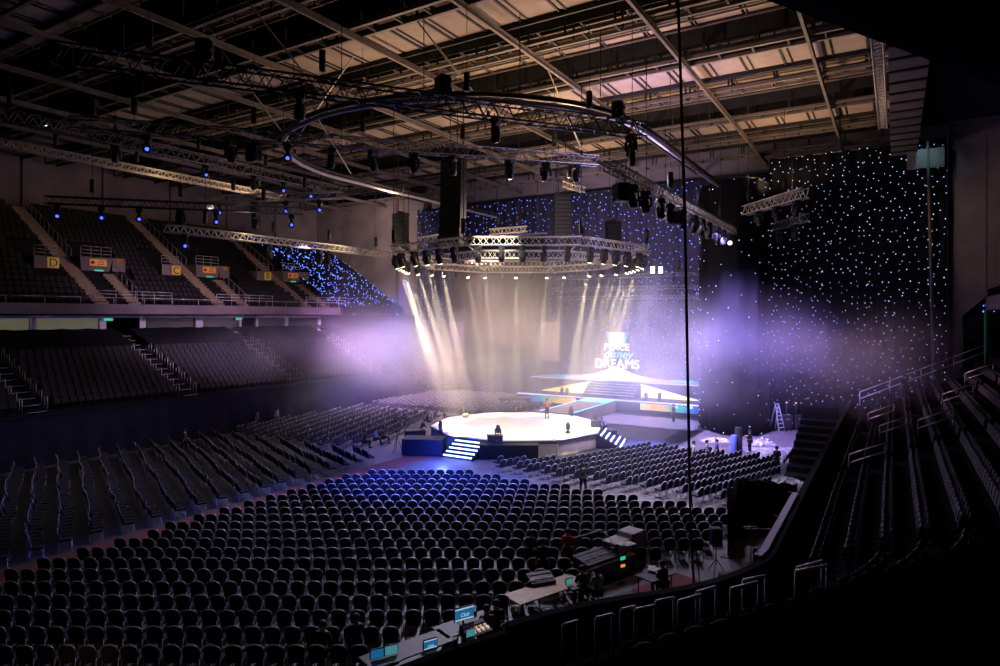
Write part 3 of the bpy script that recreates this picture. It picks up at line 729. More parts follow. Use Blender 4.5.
def floor_light(px, py, label, z=HS, h=.85, warm=False):
    p = at(px, py, z); t = thing('floor_spotlight', label, 'spotlight', p, RND.uniform(0, 6), 'small moving lights on the stage rim')
    mb = MB(); mb.rbox((0, 0, .1), (.4, .4, .2), .04); mb.build('base', M['gear'], t)
    for s in (-1, 1): mb = MB(); mb.box((s*.2, 0, .38), (.06, .16, .42)); mb.build('yoke_arm', M['gear'], t)
    mb = MB(); mb.lathe([(.10, .28), (.17, .36), (.17, .6), (.14, h-.04), (.10, h)], 10); hd = mb.build('lamp_head', M['gear'] if not warm else M['nose'], t)
    mb = MB(); mb.lathe([(.11, h), (.09, h+.02)], 10); mb.build('lens', M['darklens'], hd)
for px, py, nm, w in ((440.5, 432.5, 'by the front stairs', 0), (498, 437, 'in the middle of the front rim', 0), (568, 433.5, 'at the front rim nearest the side stairs', 0), (429.5, 422, 'at the corner by the dark blue podium', 1), (462.5, 414.5, 'tall one on the back rim', 1), (520, 411.5, 'on the back rim by the black counter bench', 1), (571, 415.5, 'where the runway meets the stage', 0), (595, 424.5, 'at the side corner', 0)):
    floor_light(px, py, 'small moving light on the white stage, '+nm, warm=bool(w))
mb = MB(); mb.lathe([(.0,.0),(.28,.02),(.30,.2),(.22,.34),(.0,.38)], 10); o = mb.build('crumpled_bag', M['wood'], None, at(465.5, 417.6, HS)); tag(o, 'small tan bundle lying on the white stage by the back rim light', 'bundle')
p = at(515, 411.2, .0); mb = MB(); mb.rbox((0,0,1.3), (3.4,.6,.3), .04); 
o = mb.build('bench_top', M['gear'], None); o.name = 'counter_bench'; o.location = (p.x, p.y, 0); o.rotation_euler = (0, 0, rzc)
mb = MB(); mb.box((-1.4,0,.58),(.12,.5,1.16)); mb.box((1.4,0,.58),(.12,.5,1.16)); mb.build('bench_support', M['gear'], o); tag(o, 'long dark bench standing behind the back rim of the white stage', 'bench')
# tripod
p = at(397, 452, 0); t = thing('camera_tripod', 'black camera tripod standing on the floor beside the blue podium', 'tripod', p)
for k in range(3):
    a = k*2.1+.4; mb = MB(); mb.tube((0, 0, 1.15), (.42*math.cos(a), .42*math.sin(a), 0), .025, 5); mb.build('leg', M['gear'], t)
mb = MB(); mb.tube((0,0,1.0),(0,0,1.45),.03,6); mb.build('column', M['gear'], t)
mb = MB(); mb.rbox((0,0,1.53),(.18,.3,.2),.03); mb.tube((0,.15,1.53),(0,.3,1.53),.06,8); mb.build('camera_head', M['gear'], t)

# ================================================================== MAIN STAGE
def ramp_mat(name, axis_scale, stops, es, power=1.):
    m = bpy.data.materials.new(name); m.use_nodes = True; nt = m.node_tree; b = nt.nodes['Principled BSDF']
    tc = nt.nodes.new('ShaderNodeTexCoord'); sx = nt.nodes.new('ShaderNodeSeparateXYZ'); nt.links.new(tc.outputs['Object'], sx.inputs[0])
    ab = nt.nodes.new('ShaderNodeMath'); ab.operation = 'ABSOLUTE'; nt.links.new(sx.outputs['X'], ab.inputs[0])
    mu = nt.nodes.new('ShaderNodeMath'); mu.operation = 'MULTIPLY'; mu.inputs[1].default_value = axis_scale; nt.links.new(ab.outputs[0], mu.inputs[0])
    nz = nt.nodes.new('ShaderNodeTexNoise'); nz.inputs['Scale'].default_value = 1.2; nt.links.new(tc.outputs['Object'], nz.inputs['Vector'])
    ad = nt.nodes.new('ShaderNodeMath'); ad.operation = 'MULTIPLY_ADD'; ad.inputs[1].default_value = .16; nt.links.new(nz.outputs['Fac'], ad.inputs[0]); nt.links.new(mu.outputs[0], ad.inputs[2])
    cr = nt.nodes.new('ShaderNodeValToRGB'); nt.links.new(ad.outputs[0], cr.inputs['Fac'])
    el = cr.color_ramp.elements
    while len(el) < len(stops): el.new(.5)
    for e, (p, c) in zip(el, stops): e.position = p; e.color = (*c, 1)
    b.inputs['Base Color'].default_value = (.02,.02,.03,1); nt.links.new(cr.outputs['Color'], b.inputs['Emission Color']); b.inputs['Emission Strength'].default_value = es
    b.inputs['Roughness'].default_value = .3
    return m
M['ledtop'] = ramp_mat('led_floor_image', 1/10.3, [(.08,(1,.97,.92)),(.30,(1,.93,.80)),(.44,(.95,.55,.25)),(.58,(.45,.34,.50)),(.74,(.06,.40,.50)),(.92,(.05,.12,.45)),(1,(.03,.06,.3))], 1.9)
M['ledfront'] = ramp_mat('led_fascia_image', 1/10.3, [(.42,(1,.72,.36)),(.54,(1,.48,.10)),(.68,(.65,.48,.10)),(.80,(.02,.42,.34)),(.92,(.02,.16,.62)),(1,(.02,.05,.45))], 1.25)
M['ledback'] = ramp_mat('led_riser_image', 1/10.3, [(.2,(1,.93,.8)),(.45,(1,.90,.70)),(.66,(1,.62,.25)),(.80,(.9,.75,.3)),(1,(.3,.7,.6))], 2.0)
M['glowsun'] = ramp_mat('sunburst_glow_ramp', 1/6.5, [(.08,(1,.95,.85)),(.36,(1,.86,.6)),(.52,(1,.60,.25)),(.72,(.75,.35,.12)),(1,(.25,.10,.05))], 2.6)  # colours of the glow at the foot of the sign
MX, MY = -25.9, 64.5
t = thing('main_stage', 'wide two-level show stage with lit edges at the end of the hall', 'stage', (MX, MY, 0))
mb = MB(); mb.box((0, 2.3, 1.32), (20.6, 6.8, .22)); mb.build('lower_deck', M['gear2'], t)
mb = MB(); mb.box((0, -1.13, 1.36), (20.7, .06, .14)); mb.build('lower_edge_light', M['edgelit'], t)
mb = MB(); mb.box((0, 2.7, .6), (19.6, 5.8, 1.2)); mb.build('base', M['navy'], t)
for s in (-1, 1):
    mb = MB(); mb.box((s*6.9, -.15, .80), (6.6, .12, .75)); mb.build('fascia_screen', M['ledfront'], t)
    mb = MB(); wd = [(2.85, 1.43), (8.9, 1.43), (8.9, 1.5), (7.2, 1.86), (5.2, 2.32), (2.85, 2.80)]; k = len(wd)
    mb.add([(s*x, 1.9, z) for x, z in wd]+[(s*x, 2.02, z) for x, z in wd], [tuple(range(k)), tuple(reversed(range(k, 2*k)))]+[(i, k+i, k+(i+1) % k, (i+1) % k) for i in range(k)]); mb.build('riser_screen', M['ledback'], t)
mb = MB(); mb.prism([(-10.4, 2.3), (10.4, 2.3), (8.9, 5.8), (-8.9, 5.8)], 2.86, 3.02); mb.build('upper_deck', M['gear2'], t)
mb = MB(); mb.prism([(-10.2, 2.45), (10.2, 2.45), (8.7, 5.7), (-8.7, 5.7)], 3.02, 3.05); mb.build('floor_screen', M['ledtop'], t)
mb = MB(); mb.box((0, 2.27, 2.94), (20.9, .06, .12)); mb.build('upper_edge_light', M['edgelit'], t)
mb = MB(); mb.box((0, 4.6, 2.1), (15, 2.2, 1.5)); mb.build('upper_support', M['navy'], t)
t2 = thing('show_stair', 'dark stairs with bright nosings up to the glowing upper stage', 'stairs', (MX+.0, MY, 0))
for k in range(6):
    z = 1.45+(k+1)*.25; y = .2+k*.36
    mb = MB(); mb.box((0, y+.2, z-.125), (5.6, .38, .25)); st = mb.build('tread', M['navy'], t2)
    mb = MB(); mb.box((0, y+.0, z-.02), (5.55, .03, .045)); mb.build('nosing_light', M['edgelit'], st)
for s in (-1, 1):
    mb = MB(); mb.add([(s*2.9+q, y, z) for q in (-.06, .06) for y, z in ((.1, 1.44), (2.4, 1.44), (2.4, 2.98), (.1, 1.6))], [(0,1,2,3),(7,6,5,4),(0,4,5,1),(1,5,6,2),(2,6,7,3),(3,7,4,0)]); mb.build('stringer', M['navy'], t2)
# runway to the round stage
ya, yb = STG.y+RS*.95-.02, MY-1.17
t = thing('runway', 'runway with cyan-lit edges from the show stage to the round stage', 'runway', (MX-.2, (ya+yb)/2, 0)); L = yb-ya
mb = MB(); mb.box((0, 0, 1.27), (3.2, L, .14)); mb.build('deck', M['plinth'], t)
mb = MB(); mb.box((0, 0, .6), (3.0, L, 1.2)); mb.build('base', M['plinth'], t)
for s in (-1, 1): mb = MB(); mb.box((s*1.58, 0, 1.36), (.08, L, .06)); mb.build('edge_light', M['cyanlit'], t)
mb = MB(); mb.box((0, L/2-1.3, 1.35), (3.0, 2.4, .02)); mb.build('deck_light', M['cyanlit'], t)
# sign screen on the upper stage
def sign_mat():
    m = bpy.data.materials.new('sign_screen_image'); m.use_nodes = True; nt = m.node_tree; b = nt.nodes['Principled BSDF']
    tc = nt.nodes.new('ShaderNodeTexCoord'); sx = nt.nodes.new('ShaderNodeSeparateXYZ'); nt.links.new(tc.outputs['Object'], sx.inputs[0])
    ab = nt.nodes.new('ShaderNodeMath'); ab.operation = 'ABSOLUTE'; nt.links.new(sx.outputs['X'], ab.inputs[0])
    cr = nt.nodes.new('ShaderNodeValToRGB'); nt.links.new(ab.outputs[0], cr.inputs['Fac'])
    el = cr.color_ramp.elements
    for p, c in ((.42, (.55,.95,1)), (.62, (.05,.62,.95))): el.new(p).color = (*c, 1)
    for e, (p, c) in zip(el, ((.30,(1,1,1)),(.55,(.7,.97,1)),(.95,(.05,.62,.95)),(1.0,(.10,.22,.75)))): e.position = p; e.color = (*c, 1)
    b.inputs['Base Color'].default_value = (.02,.02,.03,1); nt.links.new(cr.outputs['Color'], b.inputs['Emission Color']); b.inputs['Emission Strength'].default_value = 1.5
    return m
M['signimg'] = sign_mat()
M['letters'] = mat('letters_white', (.8,.8,.8), .4, emit=(1,.97,.98), es=2.6, var=.02)
M['lettersc'] = mat('letters_cyan', (.2,.7,.8), .4, emit=(.12,.62,.85), es=1.3, var=.02)
M['glowpanel'] = mat('sunburst_glow', (.8,.7,.5), .4, emit=(1,.86,.62), es=6, var=.03)
t = thing('logo_sign', 'bright show logo with three lines of lettering and a cyan crest on the upper stage', 'sign', (MX-.9, MY+4.9, 3.05))
mb = MB(); mb.add([(-1.35,0,5.1),(1.45,0,5.1),(.9,0,3.5),(-.8,0,3.5),(-1.35,.15,5.1),(1.45,.15,5.1),(.9,.15,3.5),(-.8,.15,3.5)], [(0,3,2,1),(4,5,6,7),(0,1,5,4),(1,2,6,5),(2,3,7,6),(3,0,4,7)]); mb.build('crest_screen', M['signimg'], t)
for q in (-2.0, 2.0): mb = MB(); mb.tube((q, .35, 0), (q, .35, 4.2), .05, 6); mb.build('post', M['gear2'], t)
for z in (1.5, 2.5, 3.6): mb = MB(); mb.tube((-2.4, .3, z), (2.4, .3, z), .03, 5); mb.build('cross_bar', M['gear2'], t)
for x in (-.5, .5): mb = MB(); mb.tube((x, .3, 3.4), (x, .12, 5.0), .03, 5); mb.build('crest_strut', M['gear2'], t)
text('PLACE', 1.05, M['letters'], t, (0, -.02, 3.12))
o1 = text('disney', 1.35, M['lettersc'], t, (.15, -.1, 2.22), .25, bold=.006)
text('DREAMS', 1.42, M['letters'], t, (.0, -.05, 1.1))
mb = MB(); n = 40; vs = [(6.2, -.28, .0), (-6.2, -.28, .0)]
for i in range(n+1):
    x = -6.2+12.4*i/n; vs.append((x, -.28, .06+1.25*math.exp(-(abs(x)/2.1)**1.3)))
vs2 = [(x, y+.1, z) for x, y, z in vs]; k = len(vs)
mb.add(vs+vs2, [tuple(reversed(range(k))), tuple(range(k, 2*k))]+[(i, (i+1) % k, k+(i+1) % k, k+i) for i in range(k)]); mb.build('sunburst_glow', M['glowsun'], t)  # emissive wedge shaped like the glow spreading from the sign
# small monitors on the lower deck
for px, py, nm in ((562, 394.5, 'on the lower deck beyond the runway'), (567, 394.7, 'next to the first one beyond the runway'), (646, 400, 'on the lower deck by the show stairs'), (659.5, 400.5, 'on the lower deck towards the dark end')):
    p = at(px, py, 1.43); t = thing('floor_spotlight', 'small dark spotlight '+nm, 'spotlight', p, 0, 'spotlights on the lower show deck')
    mb = MB(); mb.rbox((0,0,.1),(.42,.42,.2),.03); mb.build('base', M['gear'], t)
    mb = MB(); mb.lathe([(.14,.22),(.2,.3),(.2,.6),(.13,.78)], 10); mb.build('lamp_head', M['gear'], t)
for i, (px, py, nm) in enumerate(((702.5, 399, 'at the end of the lower deck'), (691.5, 407.5, 'at the dark end of the fascia'), (677, 407, 'beside the person in dark clothes'))):
    p = atd(px, py, 60.5 if i else 61); mb = MB(); mb.lathe([(.06,0),(.12,.06),(.12,.2),(.05,.26)], 8); o = mb.build('work_light', M['cyanlit'] if i else M['whitelit'], None, (p.x, p.y-.1, p.z-.13)); tag(o, 'tiny bright lamp '+nm, 'lamp', 'tiny lamps on the show stage')
# pale crinkled patch on the floor before the show stage
mb = MB(); rnd = random.Random(4); nx, ny = 26, 10; c0 = at(645, 422, 0); vs = []
for i in range(nx+1):
    for j in range(ny+1):
        vs.append((c0.x-5.2+i*.40+.25*math.sin(j), c0.y-2.9+j*.58, .03+.05*rnd.random()+.05*math.sin(i*.9+j)**2))
fs = [(i*(ny+1)+j, (i+1)*(ny+1)+j, (i+1)*(ny+1)+j+1, i*(ny+1)+j+1) for i in range(nx) for j in range(ny)]
mb.add(vs, fs, 0, True); o = mb.build('floor_patch', M['sheet']); tag(o, 'crinkled pale patch on the floor before the show stage', 'sheet'); so = o.modifiers.new('thick', 'SOLIDIFY'); so.thickness = .015

# ---- star curtains
M['hazecloth'] = mat('haze_pale_cloth', (.05,.045,.065), .95, spec=.05)  # cloth lightened to stand in for the haze before it
def curtain(name, label, pts, z0, z1, nstar, mstar, seedv, amp=.12, size=.055, m='black', zlo=None):
    t = thing(name, label, 'curtain', (0, 0, 0)); P = [Vector((*p, 0)) for p in pts]; seg = []
    for a, b in zip(P, P[1:]):
        n = max(1, int((b-a).length/.3)); seg += [a+(b-a)*(i/n) for i in range(n)]
    seg.append(P[-1]); vs = []
    for i, p in enumerate(seg):
        a = seg[max(0, i-1)]; b = seg[min(len(seg)-1, i+1)]; d = (b-a).normalized(); nn = Vector((d.y, -d.x, 0)); w = amp*math.sin(i*1.35)
        for z in (z0, (z0+z1)/2, z1): vs.append((p.x+nn.x*w, p.y+nn.y*w, z))
    fs = [(i*3+j, i*3+3+j, i*3+4+j, i*3+1+j) for i in range(len(seg)-1) for j in range(2)]
    mb = MB(); mb.add(vs, fs, 0, True); cl_ = mb.build('cloth', M[m], t); so = cl_.modifiers.new('thick', 'SOLIDIFY'); so.thickness = .03; so.offset = 1
    mb = MB(); mb.path([(p.x, p.y, z1) for p in P], .08, 6); mb.build('curtain_bar', M['gear2'], t)
    Ltot = sum((b-a).length for a, b in zip(P, P[1:])); cell = math.sqrt(Ltot*(z1-z0)/nstar); nu = max(1, round(Ltot/cell)); nv = max(1, round((z1-z0)/cell)); cnt = [0]
    def fn(r):
        i, j = cnt[0] % nu, cnt[0]//nu % nv; cnt[0] += 1
        u = (i+.5+r.uniform(-.48,.48))/nu; v = (j+.5+r.uniform(-.48,.48))/nv
        k = min(len(seg)-2, int(u*(len(seg)-1))); f = u*(len(seg)-1)-k; p = seg[k]*(1-f)+seg[k+1]*f; d = (seg[k+1]-seg[k]).normalized()
        return Vector((p.x+d.y*(amp+.06), p.y-d.x*(amp+.06), z0+v*(z1-z0)))
    nstar = nu*nv
    ms = MB(); stars_on(ms, fn, nstar, size, seedv); tag(ms.build('star_light', M[mstar], t), kind='stuff')
curtain('star_curtain', 'long blue star curtain behind the hanging screen and show stage', [(-56.2, 70.6), (-9, 70.6)], .05, 24.5, 2300, 'starblue', 21, size=.058, m='hazecloth')
curtain('star_curtain', 'tall dark curtain with white stars beside the concrete wall', [(-9.6, 62.2), (3.5, 62.2)], .05, 24.0, 880, 'star', 22, size=.036)
curtain('side_curtain', 'plain rounded dark curtain with few stars at the edge of the show stage', [(-15.6, 61.5), (-14.6, 58.6), (-12.8, 56.6), (-11.2, 56.0), (-9.8, 57.4), (-9.4, 60.5)], .05, 21.5, 110, 'star', 23, .08, .04, 'black')
# teal-lit ledge on top of the concrete wall
mb = MB(); mb.box((2.05, 61.7, 22.5), (2.5, .3, 1.5)); mb.box((10.6, 62.5, 25.4), (14, .5, .3)); struct(mb, 'trim_2', M['concrete'])
mb = MB(); mb.tube((2.7, 61.6, .5), (2.2, 61.6, 24), .12, 6); tag(mb.build('flue_pipe', M['steel']), 'thin brown pipe rising in front of the star curtain', 'pipe')
# ---- hanging screen of dark panels behind the ring
t = thing('hanging_screen', 'tall dark panel screen hanging behind the lit octagon truss', 'screen', (-40.6, 66, 0))
mb = MB(); mb.box((0, 0, 14.3), (13.2, .35, 10.0)); mb.build('upper_panel', M['dark'], t)
mb = MB(); mb.box((.6, -.1, 6.9), (9.6, .35, 4.9)); mb.build('lower_panel', M['dark'], t)
for x, w in ((-5.5, 2.2), (7.4, 2.3)): mb = MB(); mb.box((x, -.3, 7.1), (w, .35, 4.4)); mb.build('side_panel', M['concrete'], t)
mb = MB(); mb.box((0, 0, 19.4), (13.4, .3, .3)); mb.build('hanging_bar', M['trussmid'], t)
for x in (-5.5, 0, 5.5): mb = MB(); mb.tube((x, 0, 19.5), (x, 0, 25.6), .04, 5); mb.build('hanging_cable', M['cable'], t)

# ================================================================== RIGGING
def truss(name, label, a, b, m='trussmid', w=.5, h=.5, step=.7, r=.045, group=None, hang=True, htop=25.6, z_tri=False):
    a = Vector(a); b = Vector(b); d = (b-a); L = d.length; d.normalize()
    side = Vector((-d.y, d.x, 0)).normalized()*w/2; up = Vector((0, 0, h/2))
    t = thing(name, label, 'truss', a, 0, group)
    cs = [side+up, -side+up, -side-up, side-up]
    for c in cs: mb = MB(); mb.tube(c, d*L+c, r, 5); mb.build('chord', M[m], t)
    mb = MB(); n = max(2, int(L/step))
    for i in range(n):
        p = d*(L*i/n); q = d*(L*(i+1)/n); md = d*(L*(i+.5)/n)
        for j in range(4):
            c0, c1 = cs[j], cs[(j+1) % 4]
            mb.tube(p+c0, md+c1, r*.55, 4, cap=False); mb.tube(md+c1, q+c0, r*.55, 4, cap=False)
    mb.build('lattice_bracing', M[m], t)
    if hang:
        k = max(2, int(L/7)+1)
        for i in range(k):
            p = d*(L*(i+.5)/k); mb = MB(); mb.tube(p+up, (p.x, p.y, htop-a.z), .018, 4); mb.tube(p+Vector((0,0,h/2+.4)), p+Vector((0,0,h/2+1.3)), .16, 6); mb.build('hoist', M['cable'], t)
    return t
T1a, T1b = Vector((-27.5, 12.2, 20)), Vector((-11.6, 34.0, 20))
truss('light_truss', 'dark truss crossing overhead nearest the camera with hanging lamps', T1a, T1b, 'trussblack', .62, .75, .8, .055)
T2a, T2b = Vector((-36.5, 17.2, 20)), Vector((-16.4, 39.1, 20))
truss('light_truss', 'second dark truss behind the nearest one, with moving lights below', T2a, T2b, 'trussmid', .55, .6, .75, .045)
T3a, T3b = Vector((-45.5, 15, 22)), Vector((-45.5, 46, 22))
truss('light_truss', 'dim truss high along the side over the seat terraces', T3a, T3b, 'trussmid', .6, .7, .8, .05)
T4a, T4b = Vector((-53, 15, 22)), Vector((-53, 45, 22))
truss('light_truss', 'pale warm-lit truss above the dim upper balcony seats', T4a, T4b, 'alu', .5, .5, .6, .06)
T5a, T5b = Vector((-42.5, 26, 16)), Vector((-42.5, 50, 16))
truss('light_truss', 'bright warm-lit truss running from the balcony towards the octagon truss', T5a, T5b, 'alu', .5, .5, .6, .06)
T6a, T6b = Vector((-11.4, 28.4, 17)), Vector((-11.4, 61, 17))
truss('light_truss', 'long pale truss with lamps running towards the star curtain', T6a, T6b, 'alu', .45, .45, .6, .045)
T7a, T7b = atd(805, 193, 46), atd(733, 214, 55.7); T7b.z = T7a.z
truss('light_truss', 'upper short warm truss in front of the white star curtain', T7a, T7b, 'alu', .6, .7, .7, .06)
T8a, T8b = atd(806, 217, 52), atd(757, 233, 62); T8b.z = T8a.z
truss('light_truss', 'lower short grey truss in front of the white star curtain', T8a, T8b, 'trussmid', .5, .6, .7, .06)
T9a, T9b = Vector((-50, 22, 18)), Vector((-38.5, 34.5, 18))
truss('light_truss', 'dark sagging truss with blue lamps before the balcony seats', T9a, T9b, 'trussblack', .5, .5, .7, .045)
T10a, T10b = Vector((-47, 31.5, 19.2)), Vector((-36, 36, 19.2))
truss('light_truss', 'short dim truss carrying blue lamps under the warm-lit one', T10a, T10b, 'trussmid', .5, .5, .7, .045)
for i, (x0, x1, y, z, nm) in enumerate(((-33.5, -16.2, 67, 14.3, 'topmost'), (-33.5, -17, 67.2, 13.0, 'middle'), (-33, -16.4, 67.4, 12.0, 'lowest'))):
    truss('back_truss', '%s of three thin trusses behind the octagon truss' % nm, (x0, y, z), (x1, y, z), 'trussmid', .35, .35, .7, .04, 'thin back trusses')
truss('back_truss', 'short pale truss seen between the two tall speaker columns', atd(489, 232, 60), atd(527, 229, 60), 'alu', .5, .5, .6, .05)
truss('back_truss', 'short pale truss beside the concrete corner wall', atd(415, 241, 62), atd(446, 236, 62), 'alu', .5, .5, .6, .05)
truss('back_truss', 'short pale truss by the purple rail end at mid height', atd(657, 216, 50), atd(690, 216, 50), 'alu', .4, .4, .6, .05)
truss('back_truss', 'short pale truss under the roof beyond the far speaker column', atd(565, 184, 50), atd(583, 190, 48), 'alu', .4, .4, .6, .05)
truss('ladder_truss', 'slim lit ladder truss beside the brown soffit panel', (-.75, 33, 23.6), (-.75, 54, 23.6), 'alu', .5, .35, .55, .05, hang=False)
# octagon truss over the stage, double level
RC = Vector((-26.2, 46, 15)); RR = 10.3
t = thing('octagon_truss', 'warm-lit octagonal truss hanging over the round stage', 'truss', RC)
def ringpt(k, r): a = YAW+PI/8+k*PI/4; return Vector((r*math.cos(a), r*math.sin(a), 0))
for (rr, zz, nm) in ((RR, 0, 'outer_ring'), (RR-2.3, -.7, 'inner_ring')):
    for k in range(8):
        a, b = ringpt(k, rr), ringpt(k+1, rr); d = (b-a); L = d.length; d.normalize(); side = Vector((-d.y, d.x, 0))*.27
        mb = MB()
        cs = [side+Vector((0,0,.27+zz)), -side+Vector((0,0,.27+zz)), -side+Vector((0,0,-.27+zz)), side+Vector((0,0,-.27+zz))]
        for c in cs: mb.tube(a+c, b+c, .042, 5)
        n = 9
        for i in range(n):
            p = a+d*(L*i/n); q = a+d*(L*(i+1)/n); md = a+d*(L*(i+.5)/n)
            for j in range(4): mb.tube(p+cs[j], md+cs[(j+1) % 4], .02, 4, cap=False); mb.tube(md+cs[(j+1) % 4], q+cs[j], .02, 4, cap=False)
        mb.build('truss_side_lattice', M['alu'], t)
for k in range(8):
    p = ringpt(k, RR); mb = MB(); mb.tube(p, p+Vector((0,0,10.5)), .03, 5); mb.tube(p+Vector((0,0,.5)), p+Vector((0,0,1.5)), .18, 6); mb.build('hoist', M['cable'], t)
    q = ringpt(k, RR-2.3); mb = MB(); mb.tube(p, q+Vector((0,0,-.7)), .05, 5); mb.build('tie_bar', M['alu'], t)
# stadium-shaped curtain track
pts = []
for i in range(25):
    a = PI+PI*i/24; pts.append((XC+.6+12.6*math.cos(a), 38+12.6*math.sin(a), 21))
pts = [(XC+.6-12.6, 62, 21)]+pts+[(XC+.6+12.6, 62, 21)]
t = thing('curtain_track', 'long curved pale rail bending round under the roof', 'rail', (0,0,0))
mb = MB(); mb.path(pts, .13, 8); mb.build('rail_tube', M['track'], t)
mb = MB(); mb.path([(x, y, z+.32) for x, y, z in pts], .14, 6); mb.build('rail_top', M['trussblack'], t)
for i in range(1, len(pts)-1, 3): mb = MB(); mb.tube(pts[i], (pts[i][0], pts[i][1], 25.6), .03, 4); mb.build('hanger', M['cable'], t)
# loose diagonal roof rods
for i, (a, b) in enumerate((((-30, 20, 29), (-25, 24, 21)), ((-24, 26, 29), (-19, 30, 21.2)), ((-36, 24, 28), (-32, 28, 20.4)), ((-20, 36, 29), (-17, 38, 20.5)), ((-28, 31, 28.5), (-31, 27, 20.4)), ((-39, 34, 28), (-36, 37, 21)))):
    mb = MB(); mb.tube(a, b, .05, 5); o = mb.build('brace_rod', M['alu']); mb = MB(); mb.tube(Vector(b), Vector(b)-Vector((0,0,.25)), .09, 6); mb.build('shackle', M['gear2'], o)
    tag(o, 'thin pale slanting rod between roof and rigging, %s along the rigging from the camera' % ordn(i+1), 'rod', 'slanting roof rods')
# moving lights
def mhead_meshes():
    d = {}
    mb = MB(); mb.rbox((0, 0, -.12), (.46, .36, .24), .04); mb.tube((-.12, 0, 0), (-.12, 0, .16), .03, 5); mb.tube((.12, 0, 0), (.12, 0, .16), .03, 5); d['base'] = mb.mesh('base', M['gear'])
    mb = MB(); mb.rbox((0, 0, -.29), (.5, .2, .12), .03); mb.rbox((-.25, 0, -.5), (.09, .2, .46), .03); mb.rbox((.25, 0, -.5), (.09, .2, .46), .03); d['yoke'] = mb.mesh('yoke', M['gear'])
    mb = MB(); mb.lathe([(.10, .30), (.17, .24), (.2, .1), (.2, -.14), (.185, -.3), (.165, -.33)], 12); d['head'] = mb.mesh('lamp_head', M['gear'])
    for n, m in (('warm', 'warmlens'), ('blue', 'bluelens'), ('off', 'darklens'), ('white', 'whitelit')):
        q = .55 if n == 'blue' else 1; mb = MB(); mb.lathe([(.15*q, -.33), (.12*q, -.36), (.02, -.37)], 12); d[n] = mb.mesh('lens', M[m])
    return d
HM = mhead_meshes()
def mhead(p, label, lens='off', aim=(0, 0, -1), s=1.35, group=None):
    aim = Vector(aim).normalized(); yaw = math.atan2(aim.y, aim.x)
    t = thing('moving_light', label, 'stage light', p, yaw, group); t.scale = (s, s, s)
    link_mesh('base', HM['base'], t); link_mesh('yoke', HM['yoke'], t)
    h = link_mesh('lamp_head', HM['head'], t, (0, 0, -.62)); tilt = math.acos(max(-1, min(1, -aim.z))); h.rotation_euler = (0, -tilt, 0)
    link_mesh('lens', HM[lens], h)
    return t
def along(a, b, u, dz=-.35): p = Vector(a).lerp(Vector(b), u); return Vector((p.x, p.y, p.z+dz))
for nm, a, b, us, lens in (('dark truss nearest the camera', T1a, T1b, (.34,.68,.97), {}), ('second dark truss', T2a, T2b, (.12,.26,.36,.44,.52,.6,.68,.8,.88,.95), {.12:'blue', .36:'blue'}), ('long pale truss by the star curtain', T6a, T6b, (.10,.16,.24,.3,.38,.46,.52,.58,.66,.72,.8,.86,.94), {.94:'white', .8:'white'}), ('dim truss high along the side', T3a, T3b, (.05,.3,.52,.66,.76,.86,.95), {.05:'blue',.52:'blue',.76:'blue',.86:'blue'}), ('dark sagging truss', T9a, T9b, (.04,.2,.34,.5,.64,.8,.95), {.04:'blue',.2:'blue',.34:'blue',.64:'blue',.95:'blue'}), ('short dim truss', T10a, T10b, (.15,.4,.62,.85), {.15:'blue',.62:'blue',.85:'blue'}), ('bright warm-lit truss', T5a, T5b, (.06,.36,.44,.58,.62), {.06:'blue',.44:'blue'}), ('upper short warm truss', T7a, T7b, (.1,.35,.6,.85), {}), ('lower short grey truss', T8a, T8b, (.2,.5,.8), {})):
    for i, u in enumerate(us):
        ln = lens.get(u, 'off')
        aim = (EYE-along(a, b, u)).normalized() if ln != 'off' else Vector((RND.uniform(-.3,.3), RND.uniform(-.3,.3), -1))
        mhead(along(a, b, u), '%smoving light under the %s, %s from its start' % ({'blue':'blue-glowing ', 'white':'white-glowing ', 'off':'dark '}[ln], nm, ordn(i+1)), ln, aim, 1.2, 'moving lights under the '+nm)
# larger followspots on the near trusses
for (a, b, u, nm) in ((T1a, T1b, .2, 'black box lamp on top of the nearest dark truss'), (T1a, T1b, .58, 'square black blinder on the nearest dark truss'), (T2a, T2b, .03, 'black box lamp at the start of the second dark truss'), (T2a, T2b, .3, 'big black wash lamp hanging under the second dark truss'), (T6a, T6b, .05, 'big black wash lamp at the start of the long pale truss'), (T6a, T6b, .34, 'big black wash lamp midway on the long pale truss'), (T1a, T1b, .94, 'big black box lamp at the end of the nearest dark truss')):
    p = along(a, b, u, .9 if 'box' in nm or 'square' in nm else -1.0); t = thing('wash_lamp', nm, 'stage light', p, RND.uniform(0, 3))
    mb = MB(); mb.rbox((0, 0, 0), (.75, .6, .9), .08); mb.build('body', M['gear'], t)
    for q in (-.2, .2):
        for w in (-.22, .22): mb = MB(); mb.lathe([(.15, 0), (.13, .03)], 10, (q, -.31, w), 0, Rx(PI/2)); mb.build('lens', M['darklens'], t)
    mb = MB(); mb.path([(-.42, 0, 0), (-.42, 0, .6 if p.z < 20 else -.7), (.42, 0, .6 if p.z < 20 else -.7), (.42, 0, 0)], .035, 5); mb.build('bracket', M['gear'], t)
